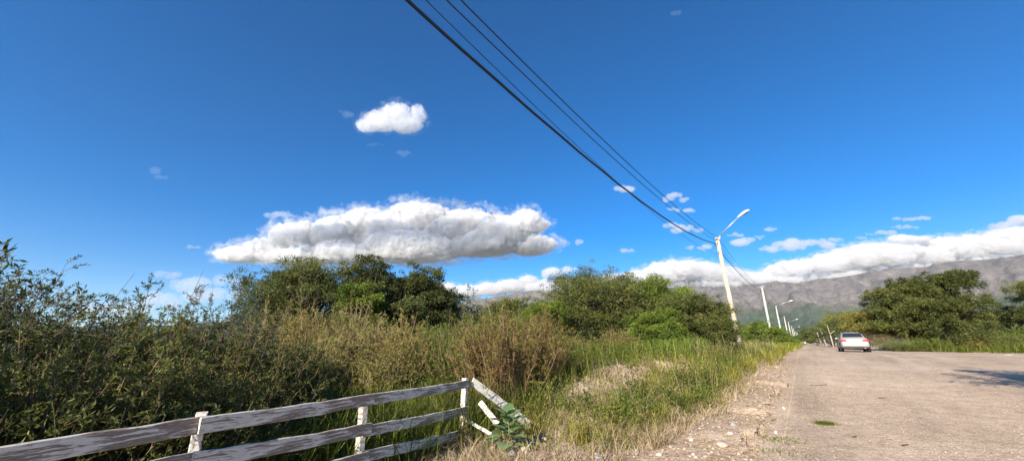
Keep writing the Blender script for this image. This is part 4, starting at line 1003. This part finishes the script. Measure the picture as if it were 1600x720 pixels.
    # boards stand with their length upright
for i in range(len(POSTS) - 1):
    d0, d1 = POSTS[i][0] - .04, POSTS[i + 1][0] + .05
    off = n_f * (.062 + .028 * (i % 2))
    for zc0, zc1 in ((((1.03, 1.045), (.65, .735), (.335, .49)), ((1.05, 1.065), (.75, .835), (.47, .58)), ((1.065, 1.08), (.83, .88), (.57, .62)), ((1.08, 1.08), (.88, .9), (.6, .6)))[i]):
        plank_mesh('rail', fpt(d0, zc0) + off, fpt(d1, zc1) + off, .118, .024, M_rail, fence, sag=.01)
def fallen(name, label, a, b, hgt, thk, roll):
    p0 = Vector(at(*a)); p1 = Vector(at(*b))
    o = plank_mesh(name, p0, p1, hgt, thk, M_plank, None, roll=roll); tag(o, label, 'plank', 'planks fallen from the fence'); return o
x, y, z = ground(828, 668)
d_ = ray(828, 664)
fallen('fallen_plank', 'long white plank leaning from the corner post to the ground', (738, 595, 6.62), (828, 664, 7.2), .14, .03, -.35)
fallen('fallen_plank', 'short white plank stub leaning behind the leafy plant', (750, 628, 6.55), (778, 662, 6.35), .085, .025, -.4)
fallen('fallen_plank', 'thin white plank sloping down from the corner post', (727, 655, 6.5), (768, 678, 6.2), .05, .025, -.4)

# ------------------------------------------------------------------ broad-leaved plant
def broadleaf(px, py, label):
    x, y, z = ground(px, py); e = empty('leafy_weed', (x, y, z)); tag(e, label, 'plant')
    m = leaf_mat('broad_soft_leaf', [(0, (.10, .17, .06)), (1, (.20, .30, .12))], .25, .6); g = random.Random(5)
    st_ = []
    S = [(0, 0, .02)]
    for k in range(9):
        u = k / 8; st_.append((.03 * math.sin(u * 3), .02 * u, .42 * u))
    P = np.array(st_)[None]; link('stem', tubes('stem', P, np.linspace(.012, .005, 9)[None], 8, np.array([.5])), M_stem_green, e)
    for k in range(20):
        u = .1 + .9 * k / 19; a = k * 2.4 + g.uniform(-.3, .3); L = (.29 - .15 * u) * g.uniform(.85, 1.15); el = -.1 + .9 * u
        c0 = Vector((.03 * math.sin(u * 3), .02 * u, .42 * u)); d = Vector((math.cos(a) * math.cos(el), math.sin(a) * math.cos(el), math.sin(el)))
        side = d.cross(Vector((0, 0, 1))).normalized(); up = side.cross(d)
        bm = bmesh.new(); rows = []; n = 9; pet = L * .45
        prof = [(0, .25), (.06, .72), (.18, .95), (.35, 1), (.5, .93), (.65, .78), (.8, .52), (.92, .25), (1, .02)]
        for i, (v, wv) in enumerate(prof):
            row = []
            for j in range(-3, 4):
                s = j / 3; back = -.10 * L * (abs(s) ** 1.5) * (1 if v < .2 else 0)
                p = c0 + d * (pet + v * L + back) + side * s * wv * L * .46 * (1 + .05 * math.sin(i * 3 + j)) + up * (-.18 * L * v * v + .10 * L * abs(s) * wv + .02 * L * math.sin(i * 2.1 + j * 1.7))
                row.append(bm.verts.new(p))
            rows.append(row)
        for r1, r2 in zip(rows[:-1], rows[1:]):
            for j in range(6): bm.faces.new((r1[j], r1[j + 1], r2[j + 1], r2[j]))
        me = bpy.data.meshes.new('leaf'); bm.to_mesh(me); bm.free()
        for p in me.polygons: p.use_smooth = True
        a_ = me.attributes.new('tint', 'FLOAT', 'FACE'); a_.data.foreach_set('value', np.full(len(me.polygons), g.random(), np.float32))
        o = link('leaf', me, m, e)
        q = link('leaf_stalk', tubes('leaf_stalk', np.array([[list(c0), list(c0 + d * pet * .5 - up * .006), list(c0 + d * (pet + L * .05))]]), np.full((1, 3), .004), 5, np.array([.5])), M_stem_green, o)
    return e
broadleaf(792, 702, 'broad-leaved green weed growing on rubble beside the fallen plank')
# reddish dock stalks by the fence
for i, (px, py, hgt) in enumerate([(528, 705, .42), (720, 672, .4), (640, 715, .3)]):
    x, y, z = ground(px, py)
    if i == 1: x, y = -.75, 6.2
    shrub('dock_weed', ['rusty dry weed stalk below the middle rails', 'rusty dry weed at the corner post', 'low rusty weed at the bottom edge'][i], (x, y), hgt + .15, .3, 420 + i, L_rust, M_stem_red, 9, 8, 8, (.03, .012), .08, cat='weed', group='rusty weeds by the fence', srad=.004)

# ------------------------------------------------------------------ car
def make_car(paint, label, name='car'):
    e = empty(name); tag(e, label, 'car')
    def loft(name, secs, mat, par=e, sub=1):
        bm = bmesh.new(); rows = [[bm.verts.new(p) for p in s] for s in secs]; n = len(rows[0])
        for a, b in zip(rows[:-1], rows[1:]):
            for j in range(n): bm.faces.new((a[j], a[(j + 1) % n], b[(j + 1) % n], b[j]))
        bm.faces.new(rows[0][::-1]); bm.faces.new(rows[-1])
        bmesh.ops.recalc_face_normals(bm, faces=bm.faces)
        me = bpy.data.meshes.new(name); bm.to_mesh(me); bm.free()
        for p in me.polygons: p.use_smooth = True
        o = link(name, me, mat, par)
        if sub: md = o.modifiers.new('s', 'SUBSURF'); md.levels = sub; md.render_levels = sub + 1
        return o
    def sec(y, zb, zt, w0, w1):
        h = [(0, zb), (w0 * .8, zb), (w0, zb + .06), (w0 * 1.01, (zb + zt) / 2 - .05), (w1 * 1.0, zt - .10), (w1 * .93, zt - .01), (w1 * .5, zt + .012), (0, zt + .018)]
        return [(a, y, z) for a, z in h] + [(-a, y, z) for a, z in h[-2:0:-1]]
    B = [sec(-.02, .42, .86, .62, .62), sec(0.0, .34, .93, .74, .72), sec(.10, .28, .99, .81, .77), sec(.5, .24, 1.0, .84, .79), sec(1.0, .22, .97, .85, .80), sec(2.0, .20, .93, .855, .81), sec(3.0, .22, .92, .85, .80),
         sec(3.6, .24, .86, .84, .77), sec(4.05, .28, .76, .80, .70), sec(4.28, .36, .64, .70, .60), sec(4.33, .42, .56, .60, .50)]
    loft('body', B, paint)
    def cs(y, z0, z1, w0, w1): 
        h = [(0, z0), (w0, z0), (w0 * .5 + w1 * .5 + .015, (z0 + z1) / 2), (w1, z1 - .05), (w1 * .85, z1), (0, z1 + .012)]
        return [(a, y, z) for a, z in h] + [(-a, y, z) for a, z in h[-2:0:-1]]
    cab = loft('cabin', [cs(.62, .94, 1.0, .70, .66), cs(.75, .94, 1.06, .73, .67), cs(1.22, .90, 1.36, .77, .60), cs(1.5, .88, 1.43, .78, .585), cs(2.1, .88, 1.45, .78, .58), cs(2.55, .88, 1.40, .78, .585), cs(3.05, .88, 1.1, .76, .68), cs(3.3, .88, .94, .74, .70)], paint)
    glass = plain('dark_car_glass', (.02, .025, .028), .08, spec=.8)
    def panel(name, pts, mat, par, th=.012):
        bm = bmesh.new(); vs = [bm.verts.new(p) for p in pts]; f = bm.faces.new(vs); bm.normal_update(); n = f.normal.copy()
        r = bmesh.ops.extrude_face_region(bm, geom=[f]); bmesh.ops.translate(bm, vec=n * th, verts=[v for v in r['geom'] if isinstance(v, bmesh.types.BMVert)])
        bmesh.ops.recalc_face_normals(bm, faces=bm.faces); bmesh.ops.bevel(bm, geom=bm.edges[:], offset=.004, segments=1, affect='EDGES')
        me = bpy.data.meshes.new(name); bm.to_mesh(me); bm.free(); return link(name, me, mat, par)
    panel('rear_window', [(-.60, .70, 1.045), (.60, .70, 1.045), (.52, 1.19, 1.365), (-.52, 1.19, 1.365)], glass, cab)
    panel('windscreen', [(.62, 3.13, 1.06), (-.62, 3.13, 1.06), (-.54, 2.62, 1.38), (.54, 2.62, 1.38)], glass, cab)
    for s in (-1, 1):
        for y0, y1 in ((1.12, 1.98), (2.04, 2.85)):
            yt0 = y0 + (.26 if y0 < 1.5 else 0); yt1 = y1 - (.42 if y1 > 2.5 else 0)
            q = [(s * .785, y0, .97), (s * .79, y1, .97), (s * .635, yt1, 1.345), (s * .635, yt0, 1.345)]
            panel('side_window', q if s > 0 else q[::-1], glass, cab)
        lt = plain('red_tail_lamp', (.45, .03, .03), .3); am = lt
        b = MB(); b.box((s * .60, .012, .83), (.32, .07, .15), Matrix.Rotation(s * .12, 3, 'Z'), .03); b.build('tail_light', lt, e, True)
        b = MB(); b.box((s * .755, .11, .84), (.09, .24, .14), Matrix.Rotation(s * .25, 3, 'Z'), .03); b.build('tail_light', lt, e, True)
        b = MB(); b.box((s * .88, 2.72, 1.0), (.16, .09, .11), None, .03); b.build('wing_mirror', paint, e, True)
        b = MB(); b.box((s * .60, 4.2, .64), (.30, .14, .13), None, .03); b.build('headlight', M_white, e, True)
        tyre = plain('tyre_rubber', (.025, .024, .022), .9); rim = plain('wheel_rim', (.4, .4, .4), .35, metal=.7)
        for yy in (.83, 3.43):
            b = MB(); b.cyl((s * .66, yy, .30), (s * .865, yy, .30), .30, n=28); wh = b.build('wheel', tyre, e)
            b = MB(); b.cyl((s * .84, yy, .30), (s * .875, yy, .30), .19, .17, n=20)
            b.build('rim', rim, wh)
            b = MB(); n = 16   # black disc round the wheel, its colour stands in for the shaded well
            for k in range(n):
                a0 = math.pi * k / n; a1 = math.pi * (k + 1) / n
            b.cyl((s * .80, yy, .33), (s * .862, yy, .33), .355, n=28); b.build('wheel_well_shade', plain('well_shade_black', (.03, .03, .03), .9), e)
    bp = plain('bumper_paint', (.50, .49, .45), .45)
    b = MB(); b.box((0, .0, .50), (1.46, .16, .22), None, .06); b.build('rear_bumper', paint, e, True)
    b = MB(); b.box((0, .03, .365), (1.2, .10, .07), None, .02); b.build('bumper_lower', plain('bumper_black', (.06, .055, .05), .8), e)
    b = MB(); b.box((0, -.03, .80), (.42, .012, .12), None, .004); pl = b.build('license_plate', plain('plate_white', (.72, .72, .70), .5), e)
    b = MB(); b.box((0, -.038, .80), (.26, .006, .05)); b.build('plate_characters', plain('plate_black', (.05, .05, .05), .6), pl)
    b = MB(); b.box((0, -.022, .905), (.9, .02, .02), None, .004); b.build('boot_lip', plain('boot_gap', (.25, .25, .24), .5), e)
    b = MB(); b.box((.42, .78, 1.075), (.26, .01, .10), Matrix.Rotation(-.98, 3, 'X'), .003); b.build('window_sticker', plain('sticker_white', (.8, .8, .8), .6), cab)
    b = MB(); b.cyl((.5, -.06, .30), (.5, .3, .30), .028, n=10); b.build('exhaust_pipe', M_galv, e)
    return e
silver = plain('dusty_silver_paint', (.42, .41, .36), .4, metal=.3, var=.06)
car = make_car(silver, 'silver saloon car seen from behind on the gravel road')
cx, cyy = 22.9, 25.6
cx, _, _ = at(1338, 545, 29.5); cyy = 29.5
car.location = (cx, cyy, Hs(cx, cyy) + .0); car.rotation_euler = (0, math.atan2(Hs(cx + RX * 4, cyy + RY * 4) - Hs(cx, cyy), 4), 0)
car.rotation_euler = (0, 0, -math.atan2(RX, RY))
c2 = copy_tree(car); tag(c2, 'tiny far car at the end of the road', 'car')
x2, _, _ = at(1256, 539, 130); c2.location = (x2, 130, Hs(x2, 130))

# ------------------------------------------------------------------ right side poles
for i, (px, py, Y, lab) in enumerate([(1271, 517, 100, 'leftmost leaning white post on the right of the far road'), (1276.5, 519, 88, 'middle leaning white post on the right of the far road'), (1281, 511, 80, 'tallest leaning white post on the right of the far road')]):
    x, y, z = at(px, py, Y); bx = x + .55; bz = Hs(bx, Y); e = empty('utility_pole', (bx, Y, bz)); tag(e, lab, 'utility pole', 'pale posts right of the road')
    b = MB(); b.cyl((0, 0, -.3), (x - bx, 0, z - bz), .14, .10, 12); b.build('shaft', M_conc2, e, True)
    b = MB(); b.cyl((x - bx - .3, 0, z - bz - .3), (x - bx + .3, 0, z - bz - .3), .05, n=8); b.build('crossbar', M_galv, e)
x, y, z = at(1294, 508, 58); bz = Hs(x, 58)
e = empty('dead_tree', (x + .1, 58, bz)); tag(e, 'bare pale forked dead trunk left of the car', 'dead tree')
b = MB(); b.cyl((0, 0, -.2), (-.1, 0, (z - bz) * .55), .09, .07, 8); b.cyl((-.1, 0, (z - bz) * .54), (-.25, 0, z - bz), .07, .03, 8); b.cyl((-.1, 0, (z - bz) * .6), (.75, 0, (z - bz) * .78), .05, .03, 8); b.build('trunk', plain('bleached_wood', (.36, .32, .26), .9), e, True)
# tree outside the frame on the right whose shadow lies on the road
x, y = xy(9.3, 7.1)
tree('thorn_tree', 'thorn tree right of the camera shading the road edge', (x, y), 6.3, 6.2, 190, L_tree, 44, 24000, (.15, .05), flat=.45, base_frac=.3)
# far mast on the slope
x, y, z = at(1072, 436, 900); bz = Hs(x, 900)
e = empty('radio_mast', (x, 900, bz)); tag(e, 'thin lattice radio mast above the trees left of the pole', 'mast')
b = MB(); hh = z - bz; R3 = [(2.2, 0), (-1.1, 1.9), (-1.1, -1.9)]
for a, c in R3: b.cyl((a, c, -1), (a * .3, c * .3, hh), .35, .3, 5)
for k in range(24):
    z0, z1 = hh * k / 24, hh * (k + 1) / 24
    for j in range(3):
        f0, f1 = 1 - .7 * k / 24, 1 - .7 * (k + 1) / 24
        b.cyl((R3[j][0] * f0, R3[j][1] * f0, z0), (R3[(j + 1) % 3][0] * f1, R3[(j + 1) % 3][1] * f1, z1), .2, n=4)
b.build('lattice', plain('mast_steel', (.2, .19, .18), .6), e)
# dust raised by the car
b = MB(); bmesh.ops.create_icosphere(b.bm, subdivisions=3, radius=1, matrix=Matrix.Diagonal((3.4, 2.4, .6, 1)))
du = b.build('dust_cloud', None); du.location = (cx + 1.6, cyy + 1.2, Hs(cx, cyy) + .75)
m, t, p, out = mat_new('dust'); t.nodes.remove(p); v = t.nodes.new('ShaderNodeVolumePrincipled'); v.inputs['Color'].default_value = (.85, .75, .62, 1); v.inputs['Density'].default_value = .02
t.links.new(v.outputs[0], out.inputs['Volume']); du.data.materials.append(m); du['kind'] = 'stuff'
